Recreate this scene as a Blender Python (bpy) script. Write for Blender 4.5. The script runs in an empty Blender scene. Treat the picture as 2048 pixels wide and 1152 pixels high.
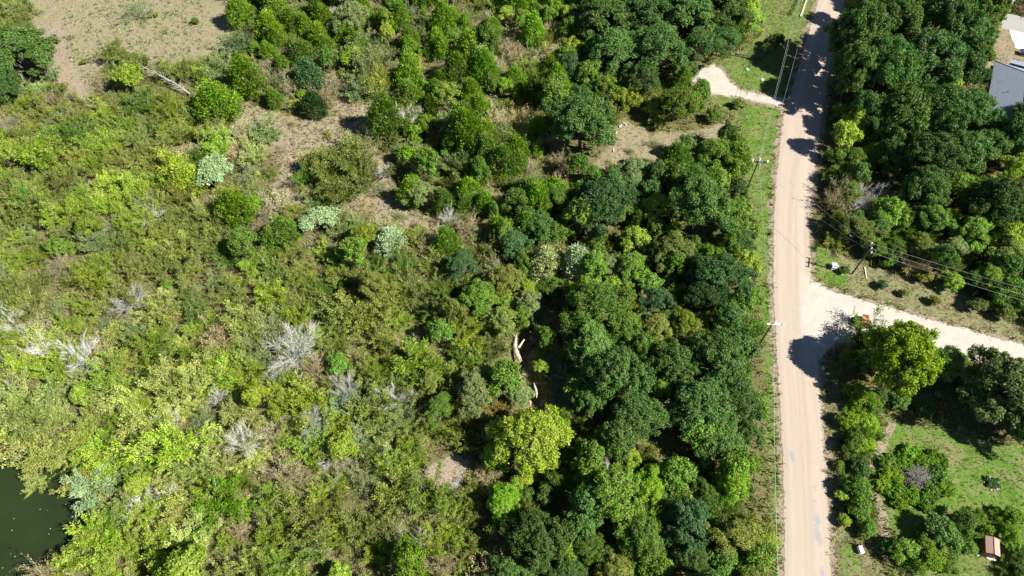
import bpy, math, random
import numpy as np
from mathutils import Vector, Matrix

# ------------------------------------------------------------------ camera, sky, sun, exposure
sc = bpy.context.scene
COL = sc.collection
F_PX, TILT, CAM_H = 1352.0, math.radians(34.0), 110.0

cam_d = bpy.data.cameras.new("camera")
cam = bpy.data.objects.new("camera", cam_d)
COL.objects.link(cam)
cam.location = (0, 0, CAM_H)
cam.rotation_euler = (TILT, 0, 0)
cam_d.sensor_width = 36.0
cam_d.lens = F_PX / 2048.0 * 36.0
cam_d.clip_end = 6000
sc.camera = cam

SUN_AZ = Vector((0.945, -0.327))          # horizontal direction towards the sun
SUN_EL = math.radians(44)
wd = bpy.data.worlds.new("World"); sc.world = wd; wd.use_nodes = True
wn = wd.node_tree.nodes; wn.clear()
sky = wn.new("ShaderNodeTexSky"); sky.sky_type = 'NISHITA'; sky.sun_disc = False
sky.sun_elevation = SUN_EL
sky.sun_rotation = math.atan2(SUN_AZ.x, SUN_AZ.y)
sky.air_density = 0.5; sky.dust_density = 0.0; sky.altitude = 300
bg = wn.new("ShaderNodeBackground"); bg.inputs[1].default_value = 0.068
wo = wn.new("ShaderNodeOutputWorld")
wd.node_tree.links.new(sky.outputs[0], bg.inputs[0]); wd.node_tree.links.new(bg.outputs[0], wo.inputs[0])

sd = bpy.data.lights.new("sun", 'SUN'); sd.energy = 5.0; sd.angle = math.radians(0.5); sd.color = (1.0, 0.95, 0.86)
sun = bpy.data.objects.new("sun", sd); COL.objects.link(sun)
sdir = Vector((SUN_AZ.x * math.cos(SUN_EL), SUN_AZ.y * math.cos(SUN_EL), math.sin(SUN_EL)))
sun.rotation_euler = sdir.to_track_quat('Z', 'Y').to_euler(); sun.location = (60, -20, 90)

vs = sc.view_settings
vs.view_transform = 'Standard'; vs.look = 'None'; vs.gamma = 1.0; vs.use_curve_mapping = False
vs.exposure = 1.16
sc.render.engine = 'CYCLES'
cy = sc.cycles
cy.max_bounces = 5; cy.diffuse_bounces = 3; cy.glossy_bounces = 2; cy.transmission_bounces = 3; cy.transparent_max_bounces = 4
cy.use_denoising = True

rng = np.random.default_rng(7)
R = random.Random(11)

# ------------------------------------------------------------------ photo pixel -> world
CT, ST = math.cos(TILT), math.sin(TILT)
def W(px, py, z=0.0):
    x, v = px - 1024, 576 - py
    d = F_PX * CT - v * ST
    k = (CAM_H - z) / d
    return Vector((x * k, (F_PX * ST + v * CT) * k, z))
def scale_at(py):                       # pixels per metre on the ground at that row
    return (F_PX * CT - (576 - py) * ST) / CAM_H
def P(x, y, z=0.0):                     # world -> photo pixel
    dz = CAM_H - z
    depth = dz * CT + y * ST
    up = y * CT - dz * ST
    return 1024 + F_PX * x / depth, 576 - F_PX * up / depth

# ------------------------------------------------------------------ 2-D helpers
def poly_w(pts, z=0.0): return np.array([[*W(a, b, z).xy] for a, b in pts])
def inside(poly, X, Y):
    X = np.asarray(X, float); Y = np.asarray(Y, float); c = np.zeros(X.shape, bool)
    n = len(poly)
    for i in range(n):
        x0, y0 = poly[i]; x1, y1 = poly[i - 1]
        m = ((y0 > Y) != (y1 > Y))
        with np.errstate(divide='ignore', invalid='ignore'):
            t = (x1 - x0) * (Y - y0) / ((y1 - y0) if y1 != y0 else 1e-9) + x0
        c ^= m & (X < t)
    return c
def seg_dist(line, X, Y):
    X = np.asarray(X, float); Y = np.asarray(Y, float); d = np.full(X.shape, 1e9)
    for i in range(len(line) - 1):
        a = line[i]; b = line[i + 1]; ab = b - a; L = max(ab @ ab, 1e-9)
        t = np.clip(((X - a[0]) * ab[0] + (Y - a[1]) * ab[1]) / L, 0, 1)
        d = np.minimum(d, np.hypot(X - a[0] - t * ab[0], Y - a[1] - t * ab[1]))
    return d
def sdf(poly, X, Y):                    # negative inside
    d = seg_dist(np.vstack([poly, poly[:1]]), X, Y)
    return np.where(inside(poly, X, Y), -d, d)
def sstep(a, b, x):
    t = np.clip((x - a) / (b - a), 0, 1); return t * t * (3 - 2 * t)

# ------------------------------------------------------------------ the plan of the place (photo pixels on the ground)
ROAD_L = [(1690, -160), (1668, -90), (1636, 0), (1628, 27), (1609, 90), (1590, 160), (1571, 210), (1560, 275), (1549, 383), (1546, 480), (1547, 600), (1552, 700), (1559, 800), (1565, 920), (1568, 1060), (1568, 1250)]
ROAD_R = [(1745, -160), (1722, -90), (1690, 0), (1683, 27), (1669, 90), (1656, 160), (1648, 210), (1638, 275), (1624, 383), (1619, 480), (1625, 600), (1636, 700), (1642, 800), (1652, 920), (1660, 1060), (1666, 1250)]
SIDE_T = [(1600, 545), (1628, 560), (1645, 574), (1680, 589), (1740, 605), (1800, 622), (1880, 645), (1960, 667), (2048, 690), (2200, 728), (2400, 780)]
SIDE_B = [(1600, 730), (1636, 722), (1650, 703), (1685, 684), (1740, 680), (1800, 692), (1880, 708), (1960, 727), (2048, 748), (2200, 786), (2400, 840)]
DRIVE = [(1385, 160), (1402, 140), (1425, 128), (1442, 136), (1452, 150), (1464, 166), (1485, 180), (1520, 186), (1550, 192), (1572, 198), (1566, 216), (1545, 212), (1505, 203), (1475, 194), (1450, 192), (1420, 190), (1398, 182)]
CONCRETE = [(2002, 30), (2010, 25), (2060, 38), (2120, 50), (2120, 84), (2048, 66), (2019, 60), (2004, 57)]
PAD = [(2019, 60), (2048, 66.5), (2130, 85), (2130, 112), (2048, 100), (2030, 96), (2029.5, 88), (2024, 78), (2021, 68)]
POND = [(-120, 895), (0, 905), (60, 908), (118, 920), (145, 965), (160, 1030), (158, 1088), (100, 1128), (62, 1158), (46, 1210), (-120, 1270)]
GULLY = [(1125, 560), (1105, 610), (1085, 650), (1050, 695), (1048, 730), (1060, 770), (1072, 805), (1100, 850)]
CLEAR = {
    "field": [(30, -40), (90, 100), (120, 160), (150, 215), (185, 190), (225, 115), (330, 132), (465, 138), (462, 60), (480, -40)],
    "straw": [(468, 232), (480, 200), (560, 225), (600, 240), (655, 235), (672, 200), (690, 165), (752, 205), (745, 290), (775, 330), (790, 402), (860, 440), (930, 480), (830, 462), (730, 420), (660, 425), (590, 410), (540, 385), (560, 330), (520, 285)],
    "sand": [(818, 955), (862, 930), (915, 905), (948, 925), (930, 962), (880, 975), (840, 985)],
    "logs": [(1180, 335), (1215, 290), (1245, 235), (1300, 262), (1380, 262), (1470, 240), (1475, 275), (1400, 285), (1340, 310), (1330, 345), (1250, 345)],
}
VERGE_W = [(1440, -60), (1690, -60), (1628, 27), (1590, 160), (1571, 210), (1549, 383), (1547, 600), (1559, 800), (1568, 1060), (1568, 1260), (1535, 1260), (1538, 1100), (1530, 900), (1525, 720), (1510, 620), (1500, 480), (1490, 380), (1478, 300), (1470, 240), (1400, 195), (1385, 150), (1420, 120), (1470, 108), (1520, 60)]
VERGE_E = [(1619, 440), (1660, 495), (1710, 515), (1790, 545), (1880, 560), (1960, 600), (2048, 645), (2160, 690), (2048, 690), (1880, 645), (1740, 605), (1645, 574), (1622, 540)]
EDGE_E = [(1640, 760), (1690, 770), (1690, 860), (1695, 960), (1705, 1080), (1780, 1130), (1800, 1260), (1664, 1260), (1660, 1060), (1652, 920), (1642, 800)]
GARDEN = [(1740, 850), (1780, 835), (1870, 850), (1960, 880), (2080, 880), (2160, 1000), (2160, 1260), (1820, 1260), (1790, 1080), (1740, 1010), (1735, 930)]
YARD = [(1955, 140), (1980, 90), (2000, 50), (2019, 62), (2030, 96), (2120, 120), (2120, 160), (1995, 150), (1960, 145)]
CLEAR_W = {k: poly_w(v) for k, v in CLEAR.items()}
ROAD_W = np.vstack([poly_w(ROAD_L), poly_w(ROAD_R)[::-1]])
SIDE_W = np.vstack([poly_w(SIDE_T), poly_w(SIDE_B)[::-1]])
DRIVE_W, CONC_W, PAD_W, POND_W = map(poly_w, (DRIVE, CONCRETE, PAD, POND))
VW_W, VE_W, EE_W, GD_W, YD_W = map(poly_w, (VERGE_W, VERGE_E, EDGE_E, GARDEN, YARD))
GULLY_W = poly_w(GULLY)

def relief(X, Y):
    X = np.asarray(X, float); Y = np.asarray(Y, float)
    n = 0.10 * np.sin(X * .21 + 1.3 * np.sin(Y * .11)) * np.cos(Y * .17 + .6) + 0.05 * np.sin(X * .9 + Y * .5) * np.sin(Y * .8 - X * .3)
    fade = sstep(0.3, 5, np.minimum.reduce([sdf(p, X, Y) for p in (ROAD_W, SIDE_W, DRIVE_W, CONC_W, PAD_W)]))
    z = n * fade
    z -= 2.0 * (1 - sstep(-1.5, 3.0, sdf(POND_W, X, Y)))
    z -= 2.4 * (1 - sstep(0.6, 3.2, seg_dist(GULLY_W, X, Y)))
    return z
def gz(x, y): return float(relief(np.array([x]), np.array([y]))[0])

# ------------------------------------------------------------------ material helpers
class NT:
    def __init__(s, name):
        s.m = bpy.data.materials.new(name); s.m.use_nodes = True
        s.t = s.m.node_tree; s.t.nodes.clear()
        s.out = s.n("ShaderNodeOutputMaterial")
    def n(s, typ, **kw):
        nd = s.t.nodes.new(typ)
        for k, v in kw.items(): setattr(nd, k, v)
        return nd
    def l(s, a, b): s.t.links.new(a, b)
    def val(s, sock, v):
        if hasattr(v, "is_output"): s.l(v, sock)
        else: sock.default_value = v
    def noise(s, vec, scale, detail=4, rough=.55, dist=0):
        nd = s.n("ShaderNodeTexNoise"); s.l(vec, nd.inputs["Vector"])
        nd.inputs["Scale"].default_value = scale; nd.inputs["Detail"].default_value = detail
        nd.inputs["Roughness"].default_value = rough; nd.inputs["Distortion"].default_value = dist
        return nd.outputs["Fac"]
    def ramp(s, fac, stops):
        nd = s.n("ShaderNodeValToRGB"); s.l(fac, nd.inputs[0]); e = nd.color_ramp.elements
        while len(e) > 1: e.remove(e[-1])
        for i, (p, c) in enumerate(stops):
            q = e[0] if i == 0 else e.new(p)
            q.position = p; q.color = (*c, 1) if len(c) == 3 else c
        return nd.outputs[0]
    def mapr(s, v, a, b, c=0.0, d=1.0):
        nd = s.n("ShaderNodeMapRange"); s.val(nd.inputs[0], v)
        for i, q in enumerate((a, b, c, d)): nd.inputs[i + 1].default_value = q
        return nd.outputs[0]
    def math(s, op, a, b=0.0):
        nd = s.n("ShaderNodeMath", operation=op); s.val(nd.inputs[0], a); s.val(nd.inputs[1], b); return nd.outputs[0]
    def mix(s, fac, a, b, mode='MIX'):
        nd = s.n("ShaderNodeMix", data_type='RGBA', blend_type=mode)
        s.val(nd.inputs[0], fac)
        for sock, v in ((nd.inputs[6], a), (nd.inputs[7], b)):
            if isinstance(v, tuple): sock.default_value = (*v, 1) if len(v) == 3 else v
            else: s.l(v, sock)
        return nd.outputs[2]
    def attr(s, name, color=False):
        nd = s.n("ShaderNodeAttribute", attribute_name=name); return nd.outputs["Color" if color else "Fac"]
    def pos(s): return s.n("ShaderNodeNewGeometry").outputs["Position"]
    def obj(s): return s.n("ShaderNodeTexCoord").outputs["Object"]
    def bump(s, h, strength=.4, dist=.05):
        nd = s.n("ShaderNodeBump"); s.l(h, nd.inputs["Height"]); nd.inputs["Strength"].default_value = strength; nd.inputs["Distance"].default_value = dist
        return nd.outputs[0]
    def done(s, color, rough=.9, spec=.2, metal=0.0, normal=None, **kw):
        b = s.n("ShaderNodeBsdfPrincipled")
        s.val(b.inputs["Base Color"], (*color, 1) if isinstance(color, tuple) else color)
        s.val(b.inputs["Roughness"], rough); b.inputs["Specular IOR Level"].default_value = spec; b.inputs["Metallic"].default_value = metal
        if normal is not None: s.l(normal, b.inputs["Normal"])
        s.l(b.outputs[0], s.out.inputs[0]); return s.m

def ragged_gravel():
    m = gravel_material("white_gravel_drive", (.28, .24, .185), (.42, .385, .33), (.58, .555, .50), 3.5); nt = m.node_tree
    t = NT.__new__(NT); t.m = m; t.t = nt; t.out = [n for n in nt.nodes if n.type == 'OUTPUT_MATERIAL'][0]
    sh = t.out.inputs[0].links[0].from_socket; p = t.pos()
    e = t.math('ADD', t.attr("cover"), t.math('ADD', t.math('MULTIPLY', t.math('SUBTRACT', t.noise(p, .6, 5, .7), .5), 1.3), t.math('MULTIPLY', t.math('SUBTRACT', t.noise(p, 4, 4, .7), .5), .8)))
    tr = t.n("ShaderNodeBsdfTransparent"); mx = t.n("ShaderNodeMixShader"); t.l(t.mapr(e, .45, .62), mx.inputs[0]); t.l(tr.outputs[0], mx.inputs[1]); t.l(sh, mx.inputs[2]); t.l(mx.outputs[0], t.out.inputs[0])
    return m
def plain(name, c, rough=.7, spec=.3, metal=0.0, var=.25, scale=3.0):
    t = NT(name); v = t.noise(t.obj(), scale, 5, .65)
    k = t.mapr(v, .3, .7, 1 - var, 1 + var)
    col = t.mix(1.0, c, t.n("ShaderNodeCombineColor").outputs[0]) if False else None
    hs = t.n("ShaderNodeHueSaturation"); hs.inputs["Color"].default_value = (*c, 1); t.l(k, hs.inputs["Value"])
    return t.done(hs.outputs[0], rough, spec, metal, t.bump(v, .2, .02))

# --- ground
def ground_material():
    t = NT("ground"); p = t.pos()
    big = t.noise(p, .07, 4, .6); med = t.noise(p, .45, 5, .65, .4); fine = t.noise(p, 3.2, 5, .7); vfine = t.noise(p, 11, 3, .6)
    dry = t.ramp(fine, [(.28, (.10, .08, .05)), (.42, (.215, .172, .116)), (.58, (.295, .242, .172)), (.78, (.36, .305, .23))])
    dry = t.mix(t.mapr(med, .40, .60, 0, .75), dry, t.ramp(vfine, [(.3, (.12, .115, .055)), (.7, (.27, .25, .13))]))
    dry = t.mix(t.mapr(big, .45, .65, 0, .6), dry, t.ramp(fine, [(.3, (.15, .155, .075)), (.7, (.31, .30, .17))]))
    green = t.ramp(fine, [(.28, (.038, .088, .012)), (.5, (.080, .172, .020)), (.72, (.14, .22, .04))])
    green = t.mix(t.mapr(med, .45, .62, 0, .75), green, t.ramp(vfine, [(.3, (.12, .135, .045)), (.7, (.25, .225, .11))]))
    green = t.mix(t.mapr(t.noise(p, .16, 4, .6), .5, .66, 0, .6), green, t.ramp(fine, [(.3, (.13, .12, .05)), (.7, (.26, .22, .12))]))
    sand = t.ramp(fine, [(.28, (.17, .132, .094)), (.5, (.27, .218, .165)), (.75, (.34, .288, .226))])
    litter = t.ramp(fine, [(.25, (.05, .042, .022)), (.5, (.13, .11, .055)), (.75, (.27, .225, .135))])
    litter = t.mix(t.mapr(med, .42, .62, 0, .8), litter, t.ramp(vfine, [(.3, (.05, .07, .015)), (.7, (.15, .175, .045))]))
    edge = t.math('ADD', t.math('MULTIPLY', t.math('SUBTRACT', med, .5), 1.5), t.math('MULTIPLY', t.math('SUBTRACT', fine, .5), .9))
    def m(name, lo=.38, hi=.62): return t.mapr(t.math('ADD', t.attr(name), edge), lo, hi)
    c = t.mix(m("zone_dry"), litter, dry)
    c = t.mix(m("zone_green"), c, green)
    c = t.mix(m("zone_sand", .42, .6), c, sand)
    h = t.math('ADD', fine, t.math('MULTIPLY', vfine, .5))
    return t.done(c, .95, .1, 0, t.bump(h, .8, .14))

def road_material():
    t = NT("sandy_road")
    uv = t.n("ShaderNodeUVMap").outputs[0]; p = t.pos()
    mp = t.n("ShaderNodeMapping"); t.l(uv, mp.inputs[0]); mp.inputs["Scale"].default_value = (9, .02, 1)
    streak = t.noise(mp.outputs[0], 1.0, 5, .6)
    fine = t.noise(p, 4, 6, .7); med = t.noise(p, .35, 4, .6); tiny = t.noise(p, 25, 2, .5)
    c = t.ramp(streak, [(.3, (.33, .27, .215)), (.5, (.365, .303, .245)), (.72, (.405, .345, .285))])
    c = t.mix(t.mapr(med, .4, .7, 0, .35), c, (.38, .32, .26))
    c = t.mix(t.mapr(fine, .45, .75, 0, .35), c, (.255, .205, .158))
    ux = t.n("ShaderNodeSeparateXYZ"); t.l(uv, ux.inputs[0]); wv_ = t.n("ShaderNodeMath", operation='PINGPONG'); t.l(t.math('ADD', ux.outputs[0], t.math('MULTIPLY', t.math('SUBTRACT', med, .5), .12)), wv_.inputs[0]); wv_.inputs[1].default_value = .25
    c = t.mix(t.mapr(wv_.outputs[0], .12, .2, 0, .32), c, (.425, .36, .295))
    gv = t.math('ADD', t.attr("gravelly"), t.math('MULTIPLY', t.math('SUBTRACT', t.noise(p, .8, 5, .65), .5), .9))
    c = t.mix(t.mapr(gv, .3, .75, 0, .9), c, t.ramp(fine, [(.3, (.33, .295, .245)), (.7, (.44, .41, .36))]))
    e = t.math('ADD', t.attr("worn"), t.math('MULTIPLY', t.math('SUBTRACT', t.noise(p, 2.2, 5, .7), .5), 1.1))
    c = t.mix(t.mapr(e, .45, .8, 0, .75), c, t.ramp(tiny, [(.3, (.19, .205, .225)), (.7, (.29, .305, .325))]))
    s = t.math('ADD', t.attr("shoulder"), t.math('MULTIPLY', t.math('SUBTRACT', fine, .5), 1.3))
    c = t.mix(t.mapr(s, .5, .7, 0, .85), c, t.ramp(t.noise(p, 7, 3, .6), [(.35, (.20, .165, .105)), (.65, (.40, .33, .245))]))
    return t.done(c, .93, .15, 0, t.bump(t.math('ADD', fine, t.math('MULTIPLY', tiny, .4)), .35, .05))

def gravel_material(name, lo, mid, hi, sc_=5.0):
    t = NT(name); p = t.pos(); a = t.noise(p, sc_, 6, .75); b = t.noise(p, .5, 4, .6, .5); d = t.noise(p, 30, 2, .5)
    c = t.ramp(a, [(.28, lo), (.5, mid), (.72, hi)])
    c = t.mix(t.mapr(b, .48, .72, 0, .6), c, (lo[0] * 1.05, lo[1] * 1.0, lo[2] * .95))
    return t.done(c, .95, .15, 0, t.bump(t.math('ADD', a, t.math('MULTIPLY', d, .5)), .5, .06))

def water_material():
    t = NT("pond_water"); p = t.pos(); n = t.noise(p, .25, 3, .5)
    c = t.ramp(n, [(.3, (.017, .027, .009)), (.7, (.022, .033, .011))])
    return t.done(c, .09, .35, 0, t.bump(t.noise(p, 1.6, 3, .5), .05, .05))

def leaf_material(name="leaf", trans=.28):
    t = NT(name)
    oi = t.n("ShaderNodeObjectInfo"); tone = t.attr("tone"); hue = t.attr("hue")
    hs = t.n("ShaderNodeHueSaturation"); t.l(oi.outputs["Color"], hs.inputs["Color"])
    t.l(t.mapr(hue, 0, 1, .475, .525), hs.inputs["Hue"]); t.l(t.mapr(tone, 0, 1, .55, 1.5), hs.inputs["Value"])
    t.l(t.mapr(hue, 0, 1, .9, 1.12), hs.inputs["Saturation"])
    d = t.n("ShaderNodeBsdfPrincipled"); t.l(hs.outputs[0], d.inputs["Base Color"]); d.inputs["Roughness"].default_value = .5
    d.inputs["Specular IOR Level"].default_value = .16
    tr = t.n("ShaderNodeBsdfTranslucent")
    br = t.mix(1.0, hs.outputs[0], (1.25, 1.35, .55), 'MULTIPLY'); t.l(br, tr.inputs[0])
    mx = t.n("ShaderNodeMixShader"); mx.inputs[0].default_value = trans
    t.l(d.outputs[0], mx.inputs[1]); t.l(tr.outputs[0], mx.inputs[2]); t.l(mx.outputs[0], t.out.inputs[0])
    return t.m

def tint_material(name, rough=.9):            # bark and twigs: colour comes from the object
    t = NT(name); oi = t.n("ShaderNodeObjectInfo"); v = t.noise(t.obj(), 6, 4, .6)
    hs = t.n("ShaderNodeHueSaturation"); t.l(oi.outputs["Color"], hs.inputs["Color"]); t.l(t.mapr(v, .3, .7, .7, 1.25), hs.inputs["Value"])
    return t.done(hs.outputs[0], rough, .15)

def tuft_material():
    t = NT("tuft"); c = t.attr("blade", True)
    d = t.n("ShaderNodeBsdfDiffuse"); t.l(c, d.inputs[0]); tr = t.n("ShaderNodeBsdfTranslucent"); t.l(c, tr.inputs[0])
    mx = t.n("ShaderNodeMixShader"); mx.inputs[0].default_value = .25
    t.l(d.outputs[0], mx.inputs[1]); t.l(tr.outputs[0], mx.inputs[2]); t.l(mx.outputs[0], t.out.inputs[0]); return t.m

M = {
    "ground": ground_material(), "road": road_material(),
    "side": gravel_material("white_gravel_road", (.32, .285, .235), (.42, .39, .34), (.50, .475, .425)),
    "drive": ragged_gravel(),
    "concrete": gravel_material("grey_concrete", (.26, .255, .24), (.30, .295, .28), (.33, .325, .31), 2.0),
    "pad": gravel_material("white_concrete", (.72, .72, .70), (.80, .80, .78), (.84, .84, .82), 2.0),
    "water": water_material(), "leaf": leaf_material(), "bark": tint_material("bark"), "tuft": tuft_material(),
    "pole": plain("weathered_pole_wood", (.085, .07, .055), .85, .2), "arm": plain("pale_crossarm", (.66, .64, .58), .7, .3),
    "white": plain("white_enamel", (.80, .80, .79), .35, .5, var=.08), "steel": plain("galvanised_steel", (.45, .46, .47), .45, .5, .6),
    "wire": plain("aluminium_wire", (.42, .42, .41), .5, .4, .4), "black": plain("black_metal", (.018, .018, .018), .5, .4),
    "ceramic": plain("white_ceramic", (.78, .78, .75), .3, .5, var=.06), "orange": plain("orange_paint", (.38, .20, .075), .4, .5, var=.15),
    "rubber": plain("tyre_rubber", (.02, .02, .02), .8, .2), "glass": plain("dark_glass", (.02, .025, .03), .08, .6, var=.05),
    "shingle": None, "siding": plain("pale_siding", (.52, .50, .46), .8, .2, var=.08), "trimw": plain("white_trim", (.72, .72, .70), .6, .3, var=.05),
    "rust": None, "rustwall": plain("rusty_sheet", (.33, .14, .04), .85, .2, var=.4), "stone": plain("pale_stone", (.36, .335, .27), .9, .2, var=.3),
    "cutlog": plain("stripped_log", (.58, .48, .35), .85, .15, var=.25), "pinklog": plain("weathered_pink_log", (.40, .335, .275), .9, .15, var=.3),
    "teal": plain("teal_plastic", (.10, .42, .33), .5, .4), "carblue": plain("dark_blue_car_paint", (.035, .05, .08), .25, .6, var=.05),
    "silver": plain("silver_paint", (.45, .47, .49), .3, .6, .3), "board": plain("pale_board", (.56, .46, .34), .85, .2),
    "deadwood": plain("silver_dead_wood", (.40, .385, .34), .9, .15), "fence": plain("dark_fence_wood", (.04, .035, .03), .85, .2), "debris": plain("pale_debris", (.5, .48, .36), .9, .1),
    "soil": plain("bed_soil", (.10, .08, .05), .95, .1), "lamp": plain("lamp_housing", (.6, .64, .66), .35, .5), "kerbc": plain("pale_kerb", (.60, .54, .40), .9, .15),
}
def shingle_material():
    t = NT("grey_shingle"); o = t.obj(); b = t.n("ShaderNodeTexBrick"); t.l(o, b.inputs[0]); b.inputs["Scale"].default_value = 3.2
    b.inputs["Color1"].default_value = (.20, .24, .305, 1); b.inputs["Color2"].default_value = (.25, .29, .355, 1); b.inputs["Mortar"].default_value = (.14, .165, .205, 1)
    n = t.noise(o, 1.3, 5, .6)
    return t.done(t.mix(t.mapr(n, .35, .7, 0, .35), b.outputs[0], (.29, .32, .365)), .9, .2, 0, t.bump(t.noise(o, 14, 3, .6), .3, .02))
def rust_material():
    t = NT("rusty_tin"); o = t.obj(); n = t.noise(o, 1.6, 6, .7); w = t.n("ShaderNodeTexWave"); t.l(o, w.inputs[0]); w.inputs["Scale"].default_value = 5
    c = t.ramp(n, [(.32, (.30, .285, .26)), (.5, (.40, .25, .20)), (.68, (.48, .24, .18))])
    return t.done(c, .7, .3, .1, t.bump(w.outputs["Fac"], .35, .03))
M["shingle"] = shingle_material(); M["rust"] = rust_material()

# ------------------------------------------------------------------ mesh helpers
def mesh_np(name, V, faces_k, k, mat=None, attrs=None, smooth=False):
    """V (n,3), faces_k (m,k) int"""
    V = np.ascontiguousarray(V, np.float32); Fk = np.ascontiguousarray(faces_k, np.int32)
    me = bpy.data.meshes.new(name)
    me.vertices.add(len(V)); me.vertices.foreach_set("co", V.ravel())
    me.loops.add(Fk.size); me.loops.foreach_set("vertex_index", Fk.ravel())
    me.polygons.add(len(Fk)); me.polygons.foreach_set("loop_start", np.arange(0, Fk.size, k, dtype=np.int32))
    for an, (typ, data) in (attrs or {}).items():
        a = me.attributes.new(an, typ, 'POINT')
        a.data.foreach_set("value" if typ == 'FLOAT' else "color", np.ascontiguousarray(data, np.float32).ravel())
    me.update(calc_edges=True); me.validate()
    if smooth: me.polygons.foreach_set("use_smooth", np.ones(len(Fk), bool))
    if mat: me.materials.append(mat)
    return me
class MB:
    """collects boxes, tubes and polygons into one mesh"""
    def __init__(s): s.v = []; s.f = []
    def add(s, vs_, fs):
        o = len(s.v); s.v += [tuple(v) for v in vs_]; s.f += [tuple(i + o for i in f) for f in fs]; return s
    def box(s, c, size, rot=None, taper=1.0):
        x, y, z = (q / 2 for q in size); vs_ = []
        for dz in (-z, z):
            k = taper if dz > 0 else 1
            for dx, dy in ((-x, -y), (x, -y), (x, y), (-x, y)): vs_.append(Vector((dx * k, dy * k, dz)))
        if rot is not None: vs_ = [rot @ v for v in vs_]
        vs_ = [v + Vector(c) for v in vs_]
        return s.add(vs_, [(0, 3, 2, 1), (4, 5, 6, 7), (0, 1, 5, 4), (1, 2, 6, 5), (2, 3, 7, 6), (3, 0, 4, 7)])
    def tube(s, pts, rad, n=6, cap=True):
        pts = [Vector(p) for p in pts]; rad = rad if isinstance(rad, (list, tuple)) else [rad] * len(pts)
        rings = []
        for i, p in enumerate(pts):
            d = (pts[min(i + 1, len(pts) - 1)] - pts[max(i - 1, 0)]).normalized()
            a = d.orthogonal().normalized() if abs(d.z) > .9 else d.cross(Vector((0, 0, 1))).normalized()
            b = d.cross(a)
            rings.append([p + rad[i] * (math.cos(2 * math.pi * j / n) * a + math.sin(2 * math.pi * j / n) * b) for j in range(n)])
        vs_ = [v for r in rings for v in r]; fs = []
        for i in range(len(rings) - 1):
            for j in range(n): fs.append((i * n + j, i * n + (j + 1) % n, (i + 1) * n + (j + 1) % n, (i + 1) * n + j))
        if cap: fs += [tuple(range(n - 1, -1, -1)), tuple(range((len(rings) - 1) * n, len(rings) * n))]
        return s.add(vs_, fs)
    def mesh(s, name, mat, bevel=0.0):
        me = bpy.data.meshes.new(name); me.from_pydata(s.v, [], s.f); me.update(); me.materials.append(mat); return me
    def build(s, name, mat, parent=None):
        return link(name, s.mesh(name, mat), parent)
def link(name, me, parent=None, loc=None, rot=None, scale=None):
    o = bpy.data.objects.new(name, me); COL.objects.link(o)
    if parent: o.parent = parent
    if loc is not None: o.location = loc
    if rot is not None: o.rotation_euler = rot
    if scale is not None: o.scale = scale
    return o
def tag(o, label=None, cat=None, group=None, kind=None):
    for k, v in (("label", label), ("category", cat), ("group", group), ("kind", kind)):
        if v: o[k] = v
    return o
def thing(name, label, cat, loc, rz=0.0, group=None):
    o = link(name, None, None, loc, (0, 0, rz)); o.empty_display_size = .3
    return tag(o, label, cat, group)

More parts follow.
